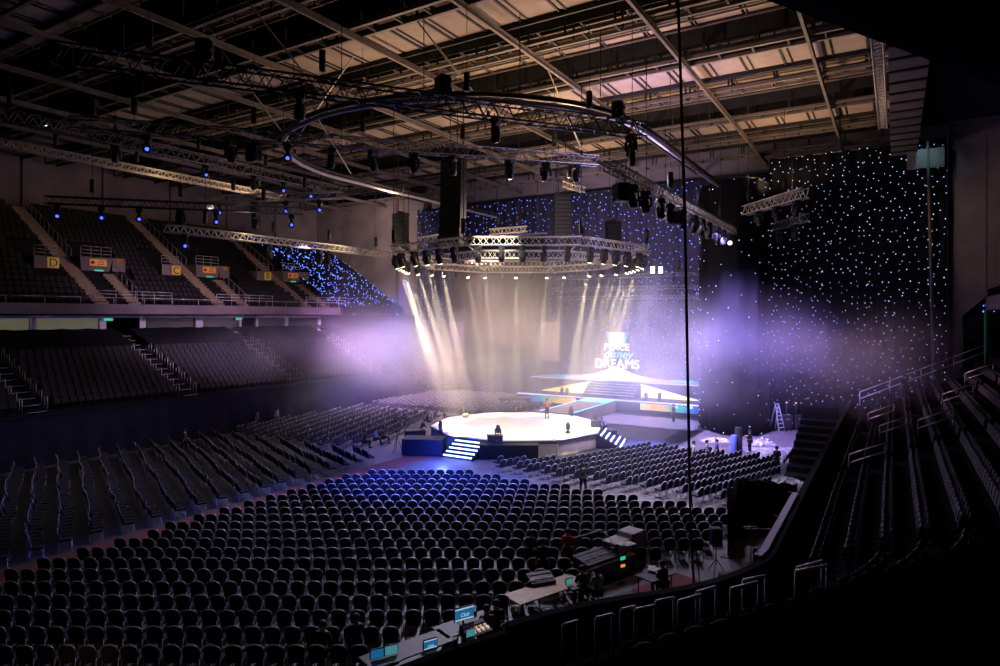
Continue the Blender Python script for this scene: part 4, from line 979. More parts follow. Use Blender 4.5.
# beam lights on the octagon
BEAMS = []
nb = 0
for k in range(8):
    a, b = ringpt(k, RR), ringpt(k+1, RR)
    for u in (.12, .32, .5, .68, .88):
        p = RC+a.lerp(b, u)+Vector((0, 0, -.35)); x, y, d = proj(p); nb += 1
        lit = (x < 440 or x > 585 or (d > 54 and u in (.12, .5, .88)))
        aim = STG+Vector((RND.uniform(-2,2), RND.uniform(-2,2), 1.2))-p
        aim = (STG+Vector((0,0,1.2))+ Vector((p.x-STG.x, p.y-STG.y, 0)).normalized()*RND.uniform(4.2,6.2))-p
        aim.z = 1.2-p.z
        mhead(p, '%s moving light, %s round the octagon truss from the side of the show stage' % ('warm bright' if lit else 'dark', ordn(nb)), 'warm' if lit else 'off', aim, 1.08, 'moving lights under the octagon')
        if lit: BEAMS.append((p+aim.normalized()*.9+Vector((0,0,-.5)), aim.normalized(), x))
# line arrays
def line_array(px, ptop, pbot, d, w, label, n=12):
    top = atd(px, ptop, d); bot = atd(px, pbot, d); H = top.z-bot.z; h = H/n
    t = thing('line_array', label, 'speaker column', (top.x, top.y, top.z), rzc+(-.5 if px < 500 else .1))
    y = 0; z = 0
    for i in range(n):
        tilt = .002+.022*i*i/n; y += -math.sin(tilt)*h*.5
        mb = MB(); R = Rx(-tilt)
        vs = [R @ Vector(v) for v in ((-w/2,.35,-h*.48),(w/2,.35,-h*.48),(w/2,-.45,-h*.46),(-w/2,-.45,-h*.46),(-w/2,.35,h*.48),(w/2,.35,h*.48),(w/2,-.45,h*.46),(-w/2,-.45,h*.46))]
        mb.add([v+Vector((0, y, z-h/2)) for v in vs], [(0,1,2,3),(7,6,5,4),(0,4,5,1),(1,5,6,2),(2,6,7,3),(3,7,4,0)])
        cb = mb.build('speaker_cabinet', M['gear'], t)
        mb = MB(); mb.box(R @ Vector((0, -.47, 0))+Vector((0, y, z-h/2)), (w*.9, .02, h*.8), 0, R); mb.build('grille', M['gear2'], cb)
        z -= h*math.cos(tilt*.5)
    mb = MB(); mb.box((0, 0, .12), (w*1.02, .8, .2)); mb.box((0, 0, .3), (.15, .9, .2)); mb.build('fly_frame', M['gear'], t)
    for q in (-.3, .3): mb = MB(); mb.tube((q, 0, .3), (q, 0, max(1.0, 25.6-top.z)), .03, 5); mb.build('chain', M['cable'], t)
line_array(454, 163, 246, 47, 1.75, 'tallest black speaker column hanging over the stage', 16)
line_array(562, 197, 246, 57, 1.5, 'shorter black speaker column hanging beyond the octagon truss', 12)
line_array(401, 216, 250, 58, 1.3, 'small speaker column hanging before the concrete corner', 8)
line_array(613, 224, 250, 60, 1.3, 'small speaker column near the far end of the octagon truss', 8)
# yellow lamps on thin back truss
for px, nm in ((653, 'nearer the show stage'), (661, 'nearer the star curtain')):
    p = atd(px, 270, 68); t = thing('floodlight', 'small bright yellow floodlight on the thin back truss, '+nm, 'lamp', p, 0, 'yellow floodlights')
    mb = MB(); mb.rbox((0,0,0),(.5,.25,.75),.04); mb.build('housing', M['gear2'], t); mb = MB(); mb.box((0,-.14,0),(.42,.02,.66)); mb.build('lamp_face', M['warmlens'], t)
# house downlights in the roof
for i, (px, py, nm) in enumerate(((181, 99, 'over the dark side'), (632, 84, 'above the curved rail'), (535, 3, 'at the top edge of the view'), (44, 125, 'above the upper balcony'), (210, 208, 'by the concrete corner'))):
    p = atd(px, py, 52 if i < 2 else 40 if i == 2 else 58); t = thing('house_lamp', 'small pale dome lamp hanging from the roof, '+nm, 'lamp', p, 0, 'roof dome lamps')
    mb = MB(); mb.lathe([(.06,.5),(.22,.35),(.36,.05),(.34,0)], 10); mb.build('shade', M['white'], t); mb = MB(); mb.lathe([(.26,.02),(.2,-.06),(.03,-.1)], 10); mb.build('bulb', M['whitelit'], t)
    mb = MB(); mb.tube((0,0,.5),(0,0,max(.8, 25.6-p.z)),.02,4); mb.build('cable', M['cable'], t)
# hanging cable near the camera
mb = MB(); mb.path([(-6.9, 23.6, 30), (-6.8, 23.7, 22), (-6.6, 23.9, 14), (-6.5, 24.0, 7), (-6.45, 24.0, 4)], .06, 6)
o = mb.build('hanging_cable', M['cable']); 
mb = MB(); mb.path([(-6.45, 24.0, 4.1), (-6.4, 24, 2), (-6.3, 24.0, .25)], .05, 5); mb.path([(-6.45, 24.0, 4.1), (-6.25, 24.05, 2), (-6.1, 24.1, .2)], .02, 4); mb.build('rope_tail', M['gear2'], o)
tag(o, 'thick black cable hanging from the roof to the floor by the mixing desks', 'cable')

# ================================================================== PEOPLE
def skin_mesh(verts, edges, radii, root, mats, sub=1):
    me = bpy.data.meshes.new('tmp'); me.from_pydata(verts, edges, []); o = bpy.data.objects.new('tmp', me); C.objects.link(o)
    m = o.modifiers.new('s', 'SKIN'); m.use_smooth_shade = True
    for v, r in zip(me.skin_vertices[0].data, radii): v.radius = (r, r)
    me.skin_vertices[0].data[root].use_root = True
    s = o.modifiers.new('u', 'SUBSURF'); s.levels = sub; s.render_levels = sub
    dg = bpy.context.evaluated_depsgraph_get(); dg.update()
    out = bpy.data.meshes.new_from_object(o.evaluated_get(dg)); bpy.data.objects.remove(o); bpy.data.meshes.remove(me)
    out.materials.clear()
    for q in mats: out.materials.append(q)
    return out
PM = {}
def pose_joints(pose):
    """x right, y forward, z up; standing height 1.74"""
    J = dict(pel=(0,0,.93), bel=(0,.01,1.08), che=(0,0,1.30), nec=(0,.0,1.47), hea=(0,.03,1.56), top=(0,.02,1.66),
             shl=(-.17,0,1.40), shr=(.17,0,1.40), ell=(-.23,-.02,1.13), elr=(.23,-.02,1.13), wrl=(-.24,.07,.89), wrr=(.24,.07,.89),
             hil=(-.09,0,.90), hir=(.09,0,.90), knl=(-.10,.02,.50), knr=(.10,.02,.50), anl=(-.11,-.02,.09), anr=(.11,-.02,.09), tol=(-.12,.14,.035), tor=(.12,.14,.035))
    if pose == 'walk': J.update(knl=(-.10,.14,.52), anl=(-.11,.20,.09), tol=(-.12,.36,.05), knr=(.10,-.04,.50), anr=(.11,-.24,.13), tor=(.12,-.10,.03), ell=(-.23,-.10,1.14), wrl=(-.22,.0,.92), elr=(.23,.06,1.14), wrr=(.22,.24,.98))
    if pose == 'hips': J.update(ell=(-.36,-.05,1.18), wrl=(-.18,.06,1.0), elr=(.36,-.05,1.18), wrr=(.18,.06,1.0))
    if pose == 'reach': J.update(elr=(.25,.16,1.18), wrr=(.20,.38,1.22), ell=(-.25,.1,1.15), wrl=(-.18,.3,1.1), knl=(-.1,.06,.5))
    if pose == 'sit':
        dz = -.42
        for k in ('pel','bel','che','nec','hea','top','shl','shr','ell','elr','hil','hir'): x, y, z = J[k]; J[k] = (x, y+(.05 if z > 1.2 else 0), z+dz)
        J.update(knl=(-.12,.43,.50), knr=(.12,.43,.50), anl=(-.12,.42,.09), anr=(.12,.42,.09), tol=(-.13,.58,.035), tor=(.13,.58,.035), ell=(-.24,.08,.74), elr=(.24,.08,.74), wrl=(-.15,.30,.64), wrr=(.15,.30,.64))
    if pose == 'lean':
        J.update(che=(0,.14,1.26), nec=(0,.25,1.40), hea=(0,.30,1.48), top=(0,.32,1.58), shl=(-.17,.18,1.33), shr=(.17,.18,1.33), ell=(-.24,.30,1.08), elr=(.24,.30,1.08), wrl=(-.18,.48,.95), wrr=(.18,.48,.95), bel=(0,.05,1.08))
    return {k: Vector(v) for k, v in J.items()}
def person_meshes(pose):
    if pose in PM: return PM[pose]
    J = pose_joints(pose)
    names = ['pel','bel','che','nec','hea','top','shl','ell','wrl','shr','elr','wrr','hil','knl','anl','tol','hir','knr','anr','tor']
    R = dict(pel=.135, bel=.125, che=.145, nec=.055, hea=.10, top=.085, shl=.062, ell=.044, wrl=.03, shr=.062, elr=.044, wrr=.03, hil=.09, knl=.06, anl=.042, tol=.036, hir=.09, knr=.06, anr=.042, tor=.036)
    E = [('pel','bel'),('bel','che'),('che','nec'),('nec','hea'),('hea','top'),('che','shl'),('shl','ell'),('ell','wrl'),('che','shr'),('shr','elr'),('elr','wrr'),('pel','hil'),('hil','knl'),('knl','anl'),('anl','tol'),('pel','hir'),('hir','knr'),('knr','anr'),('anr','tor')]
    idx = {n: i for i, n in enumerate(names)}
    body = skin_mesh([J[n] for n in names], [(idx[a], idx[b]) for a, b in E], [R[n] for n in names], 0, [M['skin'], M['gear']])
    # hands, face added to the same mesh
    mb = MB()
    for s, w, e in ((-1, 'wrl', 'ell'), (1, 'wrr', 'elr')):
        W = J[w]; d = (W-J[e]).normalized(); sd = Vector((1, 0, 0)); sd = (sd-d*sd.dot(d)).normalized(); nn = d.cross(sd)
        mb.path([W-d*.02, W+d*.03, W+d*.07, W+d*.085], .03, 6, 0, radii=[.026,.034,.036,.025])
        for q, L in zip((-.026, -.009, .009, .026), (.068, .08, .076, .06)):
            b0 = W+d*.075+sd*q; k = b0+d*L*.5+nn*.004*s; mb.path([b0, k, k+d*L*.42-nn*.02*s], .009, 5, 0, radii=[.0095,.009,.007])
        b0 = W+d*.03-sd*s*.03; mb.path([b0, b0+d*.03-sd*s*.025, b0+d*.06-sd*s*.03], .01, 5, 0, radii=[.012,.011,.008])
    H = J['hea']; T = J['top']; c = (H+T)/2
    mb.add([c+Vector(v) for v in ((0,.105,.02),(-.016,.095,-.02),(.016,.095,-.02),(0,.125,-.025))], [(0,1,3),(0,3,2),(1,2,3)])
    for s in (-1, 1):
        mb.lathe([(.003,-.012),(.012,-.006),(.012,.006),(.003,.012)], 6, c+Vector((s*.034,.095,.012)), 1)
        mb.lathe([(.006,-.03),(.02,-.012),(.02,.014),(.006,.03)], 6, c+Vector((s*.102,.0,-.005)), 0)
    mb.box(c+Vector((0,.098,-.055)), (.05,.012,.012), 1)
    bm = bmesh.new(); bm.from_mesh(body); tmp = mb.mesh('tmp2', [M['skin'], M['gear']]); bm.from_mesh(tmp); bm.to_mesh(body); bm.free()
    def cloth(ns, es, add, root):
        ix = {n: i for i, n in enumerate(ns)}
        return skin_mesh([J[n] if isinstance(n, str) and n in J else EX[n] for n in ns], [(ix[a], ix[b]) for a, b in es], [add[n] for n in ns], 0, [M['shirtblack']])
    EX = {'wl2': J['ell'].lerp(J['wrl'], .25), 'wr2': J['elr'].lerp(J['wrr'], .25), 'ne2': J['che'].lerp(J['nec'], .72), 'hp': J['pel']+Vector((0,0,-.02)),
          'al2': J['knl'].lerp(J['anl'], .93), 'ar2': J['knr'].lerp(J['anr'], .93)}
    sh = cloth(['hp','bel','che','ne2','shl','ell','wl2','shr','elr','wr2'], [('hp','bel'),('bel','che'),('che','ne2'),('che','shl'),('shl','ell'),('ell','wl2'),('che','shr'),('shr','elr'),('elr','wr2')], {'hp':.15,'bel':.145,'che':.165,'ne2':.075,'shl':.078,'ell':.058,'wl2':.055,'shr':.078,'elr':.058,'wr2':.055}, 0)
    tr = cloth(['pel','hil','knl','al2','hir','knr','ar2'], [('pel','hil'),('hil','knl'),('knl','al2'),('pel','hir'),('hir','knr'),('knr','ar2')], {'pel':.145,'hil':.105,'knl':.077,'al2':.06,'hir':.105,'knr':.077,'ar2':.06}, 0)
    shoes = []
    for a, b in (('anl','tol'),('anr','tor')):
        m2 = MB(); A, B = J[a], J[b]; d = (B-A); d.z = 0; d.normalize()
        m2.path([Vector((A.x, A.y, max(.04, A.z-.04)))-d*.06, Vector((A.x, A.y, max(.05, A.z-.03))), B, B+d*.05], .05, 7, radii=[.042,.056,.05,.028]); shoes.append(m2.mesh('shoe', M['gear']))
    m2 = MB(); d = (T-H).normalized()
    cc = c+Vector((0,-.012,.03)); m2.lathe([(.118,-.05),(.122,.0),(.11,.06),(.07,.105),(.01,.12)], 10, cc); hair = m2.mesh('hair', M['hair'])
    PM[pose] = (body, sh, tr, shoes, hair); return PM[pose]
SHC = {}
def person(p, rz, pose, shirt, label, hair='hair', trouser='trouser', s=1.0):
    body, sh, tr, shoes, hr = person_meshes(pose)
    t = thing('person', label, 'person', p, rz); t.scale = (s, s, s)
    b = link_mesh('body', body, t)
    for nm, me, m in (('shirt', sh, shirt), ('trousers', tr, trouser), ('hair', hr, hair)):
        k = (pose, nm, m)
        if k not in SHC: c = me.copy(); c.materials.clear(); c.materials.append(M[m]); SHC[k] = c
        link_mesh(nm, SHC[k], t)
    for q in shoes: link_mesh('shoe', q, t)
    return t
toS = lambda p: face(STG.x-p.x, STG.y-p.y)
person(at(547, 418.6, HS), rzc+.3, 'hips', 'shirtorange', 'person in orange shirt and dark trousers standing on the white stage')
p = at(583.5, 494, 0); person(p, rzc+.2, 'walk', 'shirtblack', 'person in black walking along the cross aisle between the chair blocks')
p = at(777, 473.5, 0); person(p, rzc, 'walk', 'shirtblack', 'person in dark clothes walking past the end of the chair block')
p = at(750, 453.5, 0); person(p, face(-1, .2), 'reach', 'shirtblack', 'person in dark clothes reaching towards the tall rolls on the floor')
p = at(673.5, 422.5, 0); person(p, rzc+.8, 'stand', 'shirtblack', 'person in dark clothes standing at the dark end of the show stage')
p = at(185, 452.5, 0); person(p, rzc+1.6, 'walk', 'shirtblack', 'dim person walking along the navy drape below the terrace')
for px, py, sh, nm in ((240, 429, 'shirtgrey', 'nearest the navy drape'), (257, 428, 'shirtblue', 'in the middle of three by the drape'), (277, 425, 'shirtgrey', 'farthest along the navy drape')):
    p = at(px, py+2, 0); person(p, toS(p), 'stand', sh, 'standing person by the far chair block, '+nm)
for px, py, sh, nm, ps in ((396, 428, 'shirtblue', 'person in blue standing at the rear corner of the white stage', 'stand'), (405, 429, 'shirtblue', 'second person in blue beside the stage podium', 'reach'), (421, 440, 'shirtblack', 'dark figure leaning over the small podium at the stage', 'lean'), (605, 437, 'shirtblue', 'dark figure bending by the side stairs of the stage', 'lean')):
    p = at(px, py, 0); person(p, toS(p)+.4, ps, sh, nm)
for px, py, sh, nm in ((364, 448, 'shirtblack', 'seated person in dark top on the front row by the open floor'), (375, 445, 'shirtwhite', 'seated person in white top on the front row'), (383, 443.5, 'shirtred', 'seated person in red top on the front row')):
    p = at(px, py, 0); person(p, toS(p)+.1, 'sit', sh, nm)
for px, py, sh, nm in ((694, 466, 'shirtwhite', 'first one from the hanging cable'), (707, 465, 'shirtgrey', 'middle one of three'), (717, 464, 'shirtblue', 'last one before the open floor')):
    p = at(px, py+1, 0); person(p, toS(p)+.2, 'stand', sh, 'person standing behind the chair block, '+nm)
p = at(543, 588, 0); person(p, rzc+.15, 'stand', 'shirtblack', 'person in black standing with back to camera by the wooden mixing table', s=1.05)
p = at(531, 575, 0); person(p, rzc-.5, 'stand', 'shirtblack', 'person in black half hidden behind another by the wooden table')
p = at(568, 573, 0); person(p, rzc-.3, 'stand', 'shirtred', 'person in red shirt standing among the last chair rows')
p = at(598, 606, 0); person(p, rzc+.5, 'sit', 'shirtgrey', 'seated operator in grey shirt at the mixing desk')
p = at(583, 604, 0); person(p, rzc+.3, 'sit', 'shirtblack', 'seated operator in black beside the grey-shirted one')
p = at(487, 650, 0); person(p, rzc+.2, 'sit', 'shirtred', 'seated operator in red behind the blue monitor')
p = at(497, 644, 0); person(p, rzc+.2, 'sit', 'shirtblack', 'seated operator in black with headphones beside the red one')
p = at(664, 598, 0); person(p, rzc+.6, 'sit', 'shirtblack', 'seated person in black at the far desk by the cable')
p = at(322, 668, 0); person(p, rzc-.1, 'sit', 'shirtblack', 'dark seated person at the rear row of chairs')
p = at(356, 660, 0); person(p, rzc+.3, 'sit', 'shirtblack', 'dark seated person near the laptops in the rear row')
p = atd(905, 415, 44); i = min(range(len(BS)), key=lambda q: abs(BS[q].y-50)); pz = off(i, 3.4, 3.0+.4*3); pz = Vector((p.x, p.y, 2.6+.49*(p.x+2.95))); person(pz, rzc, 'stand', 'shirtblack', 'dim person standing on the steps of the side stand')
# ================================================================== MIXING DESKS
def table(px, py, L, W, rz, label, m='wood', h=.76):
    p = at(px, py, h); t = thing('folding_table', label, 'table', (p.x, p.y, 0), rz)
    mb = MB(); mb.rbox((0, 0, h-.02), (L, W, .04), .01); mb.build('table_top', M[m], t)
    for x in (-L/2+.12, L/2-.12):
        for y in (-W/2+.08, W/2-.08): mb = MB(); mb.tube((x, y, 0), (x, y, h-.04), .022, 5); mb.build('leg', M['gear2'], t)
    return t, p
DZ = math.atan2(6.9, 6.0)-.0
# desk line runs from (-12.6,14.2) to (-7.4,22.6)
dv = (at(640, 560, .76)-at(400, 645, .76)); DA = math.atan2(dv.y, dv.x)
table(408, 648, 2.6, .85, DA, 'dark table carrying the two laptops', 'gear2')
table(470, 622, 2.2, .85, DA, 'dark table under the blue monitor and lighting desk', 'gear2')
table(546, 588, 3.0, .95, DA-.02, 'long bare wooden table beside the standing crew')
table(604, 558, 2.6, .95, DA+.0, 'wooden table under the sound desk')
table(655, 574, 1.3, .8, DA, 'small dark table with papers near the cable', 'gear2')
def console(px, py, z, L, W, rz, label, lit=False):
    p = at(px, py, z); t = thing('mixing_console', label, 'mixing desk', p, rz)
    mb = MB(); mb.add([(-L/2,-W/2,0),(L/2,-W/2,0),(L/2,W/2,0),(-L/2,W/2,0),(-L/2,-W/2,.10),(L/2,-W/2,.10),(L/2,W/2,.26),(-L/2,W/2,.26)], [(3,2,1,0),(4,5,6,7),(0,1,5,4),(1,2,6,5),(2,3,7,6),(3,0,4,7)]); mb.build('body', M['gear'], t)
    sl = .16/W
    for i in range(14):
        x = -L/2+.08+i*(L-.16)/13; mb = MB(); mb.box((x, -.08, .115+sl*(W/2-.08)), (.02, W*.5, .012), 0, Rx(math.atan(sl))); mb.box((x, -.12, .135+sl*(W/2-.12)), (.035, .05, .02)); mb.build('fader', M['amberlit'] if lit and i % 3 == 0 else M['screenwhite'] if lit and i % 3 == 1 else M['trussmid'], t)
    mb = MB(); mb.box((0, W/2-.1, .25), (L*.9, .14, .02), 0, Rx(math.atan(sl))); mb.build('meter_bridge', M['gear2'], t)
console(476, 634, .78, .85, .5, DA, 'small lit lighting desk with amber and white buttons under the blue monitor', True)
console(596, 560, .78, 1.7, .8, DA, 'big dark sound desk with rows of faders on the wooden table')
console(541, 582, .78, .9, .55, DA-.3, 'closed dark case-like desk lying on the long wooden table')
def screen(px, py, z, w, h, rz, label, m, name='monitor', txt=None, tilt=.1):
    p = at(px, py, z); t = thing(name, label, 'screen', p, rz)
    mb = MB(); mb.rbox((0, 0, h/2+.14), (w+.05, .05, h+.05), .015); mb.build('casing', M['gear'], t)
    mb = MB(); mb.box((0, -.03, h/2+.14), (w, .01, h)); sc_ = mb.build('screen_face', M[m], t)
    if txt:
        for q in (.5, -.5): mb = MB(); mb.box((0, -.04, h/2+.14+q*h*.86), (w, .006, h*.1)); mb.build('screen_bar', M['screenwhite'], sc_)
        text(txt, h*.42, M['screenwhite'], sc_, (0, -.042, h/2+.06), .3, .002)
    if name == 'monitor':
        mb = MB(); mb.tube((0, .05, .0), (0, .05, .3), .03, 6); mb.rbox((0, .05, .015), (.3, .22, .03), .01); mb.build('stand', M['gear'], t)
    else:
        mb = MB(); mb.rbox((0, -.22, .09), (w+.05, .34, .03), .01); mb.build('keyboard', M['gear2'], t); mb = MB(); mb.box((0, -.22, .04), (w*.7, .26, .08)); mb.build('riser', M['gear'], t)
    return t
VZ = YAW+.55                                                        # screens turned to the operators behind the barrier
screen(464, 624, .92, .62, .36, VZ, 'blue monitor with white script standing on the lighting table', 'screenblue', 'monitor', 'Club')
screen(430, 653, .78, .38, .24, VZ, 'open laptop with blue script picture at the end of the dark table', 'screenblue', 'laptop', 'Club')
screen(391, 659, .78, .34, .23, VZ-.1, 'open laptop with pale cyan screen beside the dim screen', 'screencyan', 'laptop')
screen(377, 663, .78, .34, .23, VZ-.1, 'laptop with dim teal screen nearest the camera', 'screenblue', 'laptop')
screen(470, 641, .78, .26, .2, VZ, 'small tilted touch screen with cyan picture below the monitor', 'screencyan', 'laptop')
screen(569, 588, .78, .26, .18, VZ, 'small laptop glowing cyan at the end of the wooden table', 'screencyan', 'laptop')
def flight(px, py, z, s, rz, label, lid='case'):
    p = at(px, py, z); t = thing('flight_case', label, 'case', p, rz)
    mb = MB(); mb.rbox((0,0,s[2]/2),s,.03); mb.build('body', M['case'], t)
    mb = MB()
    for x in (-1,1):
        for y in (-1,1): mb.box((x*(s[0]/2), y*(s[1]/2), s[2]/2), (.05,.05,s[2]+.02))
    mb.build('edge_trim', M['gear2'], t)
    mb = MB(); mb.box((0, -s[1]/2-.02, s[2]*.6), (.16,.03,.1)); mb.build('latch', M['gear'], t)
    return t
flight(617, 571, 0, (1.0, .75, 1.25), DA+.1, 'tall pale flight case beside the sound desk')
flight(631, 566, 0, (.8, .75, 1.45), DA+.1, 'taller pale flight case with papers on top')
p = at(627, 545, 1.47); mb = MB()
for i in range(5): mb.box((.05*i-.1, .04*(-1)**i, .012+.015*i), (.5-.05*i, .36, .014), 0, Rz(.3*i))
o = mb.build('paper_sheet', M['shirtwhite'], None, p); tag(o, 'loose white papers on top of the taller flight case', 'papers')
p = at(622, 561, .9); mb = MB(); mb.rbox((0,0,0),(.3,.08,.5),.02); o = mb.build('rack_display', M['gear'], None, p); mb = MB(); mb.box((0,-.05,.12),(.24,.02,.12)); mb.build('green_display', M['greenlit'], o); mb = MB(); mb.box((0,-.05,-.16),(.2,.02,.1)); mb.build('amber_display', M['amberlit'], o); o.rotation_euler = (0,0,VZ)
tag(o, 'narrow rack display with green and amber lights on the pale flight case', 'display')
p = at(655, 570, .8); mb = MB()
for i in range(4): mb.box((.2*math.sin(i*2), .12*math.cos(i*3), .015*i), (.34,.26,.012), 0, Rz(i))
o = mb.build('paper_sheet', M['shirtwhite'], None, p); tag(o, 'pale papers spread on the small table near the cable', 'papers')
# desk lamp
p = at(612, 548, 1.3); t = thing('desk_lamp', 'thin gooseneck lamp bending over the flight cases', 'lamp', p)
mb = MB(); mb.path([(0,0,0),(-.05,0,.3),(-.25,.05,.5),(-.45,.1,.5)], .015, 5); mb.build('gooseneck', M['rail'], t); mb = MB(); mb.lathe([(.03,0),(.07,-.08)], 8, (-.45,.1,.5)); mb.build('lamp_shade', M['gear'], t); mb = MB(); mb.rbox((0,0,.0),(.14,.14,.04),.01); mb.build('base', M['gear'], t)
mb = MB(); mb.rbox((0,0,.5),(1.9,.12,1.0),.03); mb.box((-.8,0,.03),(.1,.5,.06)); mb.box((.8,0,.03),(.1,.5,.06)); p = at(587, 558, 0); o = mb.build('desk_screen_panel', M['gear'], None, p, DA); tag(o, 'low black privacy panel along the edge of the sound desk', 'panel')
for (px, py, nm) in ((540, 612, 'under the wooden table'), (505, 628, 'beside the lighting table')):
    p = at(px, py, .8); mb = MB()
    mb.path([(.25*math.cos(a*.9)+.03*a, .2*math.sin(a*.9), .02+.012*a) for a in range(16)], .018, 5); o = mb.build('cable_coil', M['gear2'], None, p); tag(o, 'dark coil of cable lying on the desk end, '+nm, 'cable')
# black masking drape, speaker, lamp and steps by the barrier
t = thing('masking_drape', 'tall black masking drape standing before the curved barrier', 'drape', (0,0,0))
pa, pb, pc = at(716, 592, 0), at(729, 575, 0), at(800, 562, 0)
qa = LD((728-500)/FPX*27.0, 27.0); qb = LD((738-500)/FPX*30.5, 30.5); qc = LD((797-500)/FPX*30.5, 30.5)
mb = MB(); pts = []
for a, b, n in ((qa, qb, 12), (qb, qc, 26)): pts += [a+(b-a)*(i/n) for i in range(n)]
pts.append(qc); vs = []
for i, p in enumerate(pts):
    w = Vector((.05*math.sin(i*1.9), .05*math.cos(i*1.9), 0)); h = 2.75-.55*min(1, i/12)+ (.08*math.sin(i*.8))
    if i > 12: h = 2.35-.25*(i-12)/26+.06*math.sin(i)
    vs += [(p.x+w.x, p.y+w.y, .02), (p.x-w.x, p.y-w.y, h)]
mb.add(vs, [(2*i, 2*i+2, 2*i+3, 2*i+1) for i in range(len(pts)-1)], 0, True); o = mb.build('cloth', M['black'], t); so = o.modifiers.new('thick', 'SOLIDIFY'); so.thickness = .03
for p in (qa, qb, qc): mb = MB(); mb.tube((p.x, p.y, 0), (p.x, p.y, 2.2), .03, 5); mb.box((p.x, p.y, .02), (.5,.5,.04)); mb.build('post', M['gear2'], t)
p = at(716, 574, 0); t = thing('speaker_stand', 'black loudspeaker on a short stand beside the masking drape', 'speaker', p, rzc)
for k in range(3): mb = MB(); a = k*2.09; mb.tube((0,0,.6),(.4*math.cos(a),.4*math.sin(a),0),.02,5); mb.build('leg', M['gear2'], t)
mb = MB(); mb.tube((0,0,.4),(0,0,1.1),.025,6); mb.build('pole', M['gear2'], t)
mb = MB(); mb.rbox((0,0,1.45),(.42,.38,.7),.04); cb = mb.build('cabinet', M['gear'], t); mb = MB(); mb.box((0,-.2,1.45),(.36,.02,.62)); mb.build('grille', M['gear2'], cb)
p = at(750, 572, 0); t = thing('mic_stand', 'thin stand with a cross bar before the masking drape', 'stand', LD((751-500)/FPX*26.2, 26.2), rzc)
mb = MB(); mb.tube((0,0,0),(0,0,1.5),.025,5); mb.build('pole', M['gear2'], t); mb = MB(); mb.tube((-.3,0,1.5),(.3,0,1.5),.03,5); mb.build('cross_bar', M['rail'], t)
mb = MB(); mb.lathe([(.25,0),(.22,.03),(.03,.06)], 8); mb.build('base', M['gear2'], t)
p = at(729, 571, 1.2); t = thing('control_box', 'black control box with a red lamp by the barrier foot', 'control box', (p.x, p.y, 0), rzc)
mb = MB(); mb.rbox((0,0,.55),(.6,.5,1.1),.04); mb.build('body', M['gear'], t); mb = MB(); mb.lathe([(.04,0),(.04,.05),(.02,.07)], 8, (.15,-.1,1.1)); mb.build('red_lamp', M['redlit'], t)
p = at(691, 588, 0); mb = MB(); mb.lathe([(.05,0),(.07,.05),(.05,.12)], 8); o = mb.build('floor_marker_lamp', M['whitelit'], None, p); tag(o, 'tiny white lamp on the floor at the foot of the hanging cable', 'lamp')
mb = MB(); p = at(672, 588, 0); mb.box((0,0,.012),(2.6,1.6,.02)); o = mb.build('red_mat', M['carpet'], None, p, DA); tag(o, 'dark red mat on the floor beside the hanging cable', 'mat')
# dark grandstand steps at the far end of the barrier
c1, c2 = at(811, 474, 0), at(846, 410, 2.2)
t = thing('step_unit', 'dark stepped unit leaning against the far end of the barrier', 'steps', (-4.55, 46.8, 0), 0)
for k in range(8):
    mb = MB(); mb.rbox((0, -4.2+k*1.1, (.5+.32*k)/2), (2.3, 1.08, .5+.32*k), .02); mb.build('step', M['dark'], t)
mb = MB(); mb.box((-1.2, 0, 1.2), (.08, 8.6, .2)); mb.box((-1.2, 4.4, 1.7), (.1, .1, 3.4)); mb.build('side_frame', M['gear'], t)
mb = MB(); mb.box((0, 4.65, 1.75), (2.4, .12, 3.5)); mb.build('back_board', M['dark'], t)
# crumpled clear sheet heaps
def heap(px, py, sx, sy, h, seedv, label, m='plastic'):
    p = at(px, py, 0); rnd = random.Random(seedv); n = 16; vs = []; 
    for i in range(n+1):
        for j in range(n+1):
            u, v = i/n*2-1, j/n*2-1; q = max(0, 1-(u*u+v*v)); vs.append((u*sx+rnd.uniform(-.08,.08), v*sy+rnd.uniform(-.08,.08), .02+h*q*rnd.uniform(.35,1.0)))
    fs = [(i*(n+1)+j, (i+1)*(n+1)+j, (i+1)*(n+1)+j+1, i*(n+1)+j+1) for i in range(n) for j in range(n)]
    mb = MB(); mb.add(vs, fs, 0, False); o = mb.build('plastic_sheet', M[m], None, p, rzc); so = o.modifiers.new('thick', 'SOLIDIFY'); so.thickness = .01
    tag(o, label, 'sheet')
heap(787, 486, 1.4, 1.0, .55, 31, 'crumpled warm-lit plastic sheeting heaped behind the masking drape')
heap(782, 455, 2.2, 2.6, .35, 32, 'wide crumpled plastic sheeting spread on the floor by the dark steps')
heap(762, 444, 1.0, .7, .55, 33, 'bundle of white plastic sheeting behind the person at the rolls')
heap(716, 441, 1.2, .7, .3, 34, 'flat white plastic sheet on the floor near the blue roll')
for px, py, m, h, r, lean, nm in ((733, 452, 'bluefoil', 1.25, .24, .06, 'short bright blue roll standing on end on the floor'), (739, 451, 'gear2', 1.75, .26, -.02, 'tall dark roll standing beside the blue roll')):
    p = at(px, py, 0); mb = MB(); mb.lathe([(r*.95,0),(r,.05),(r,h-.05),(r*.95,h)], 14, (0,0,0), 0, Ry(lean)); mb.lathe([(r*.3,h),(r*.3,h+.04)], 8, (0,0,0), 0, Ry(lean)); o = mb.build('carpet_roll', M[m], None, p); tag(o, nm, 'roll')
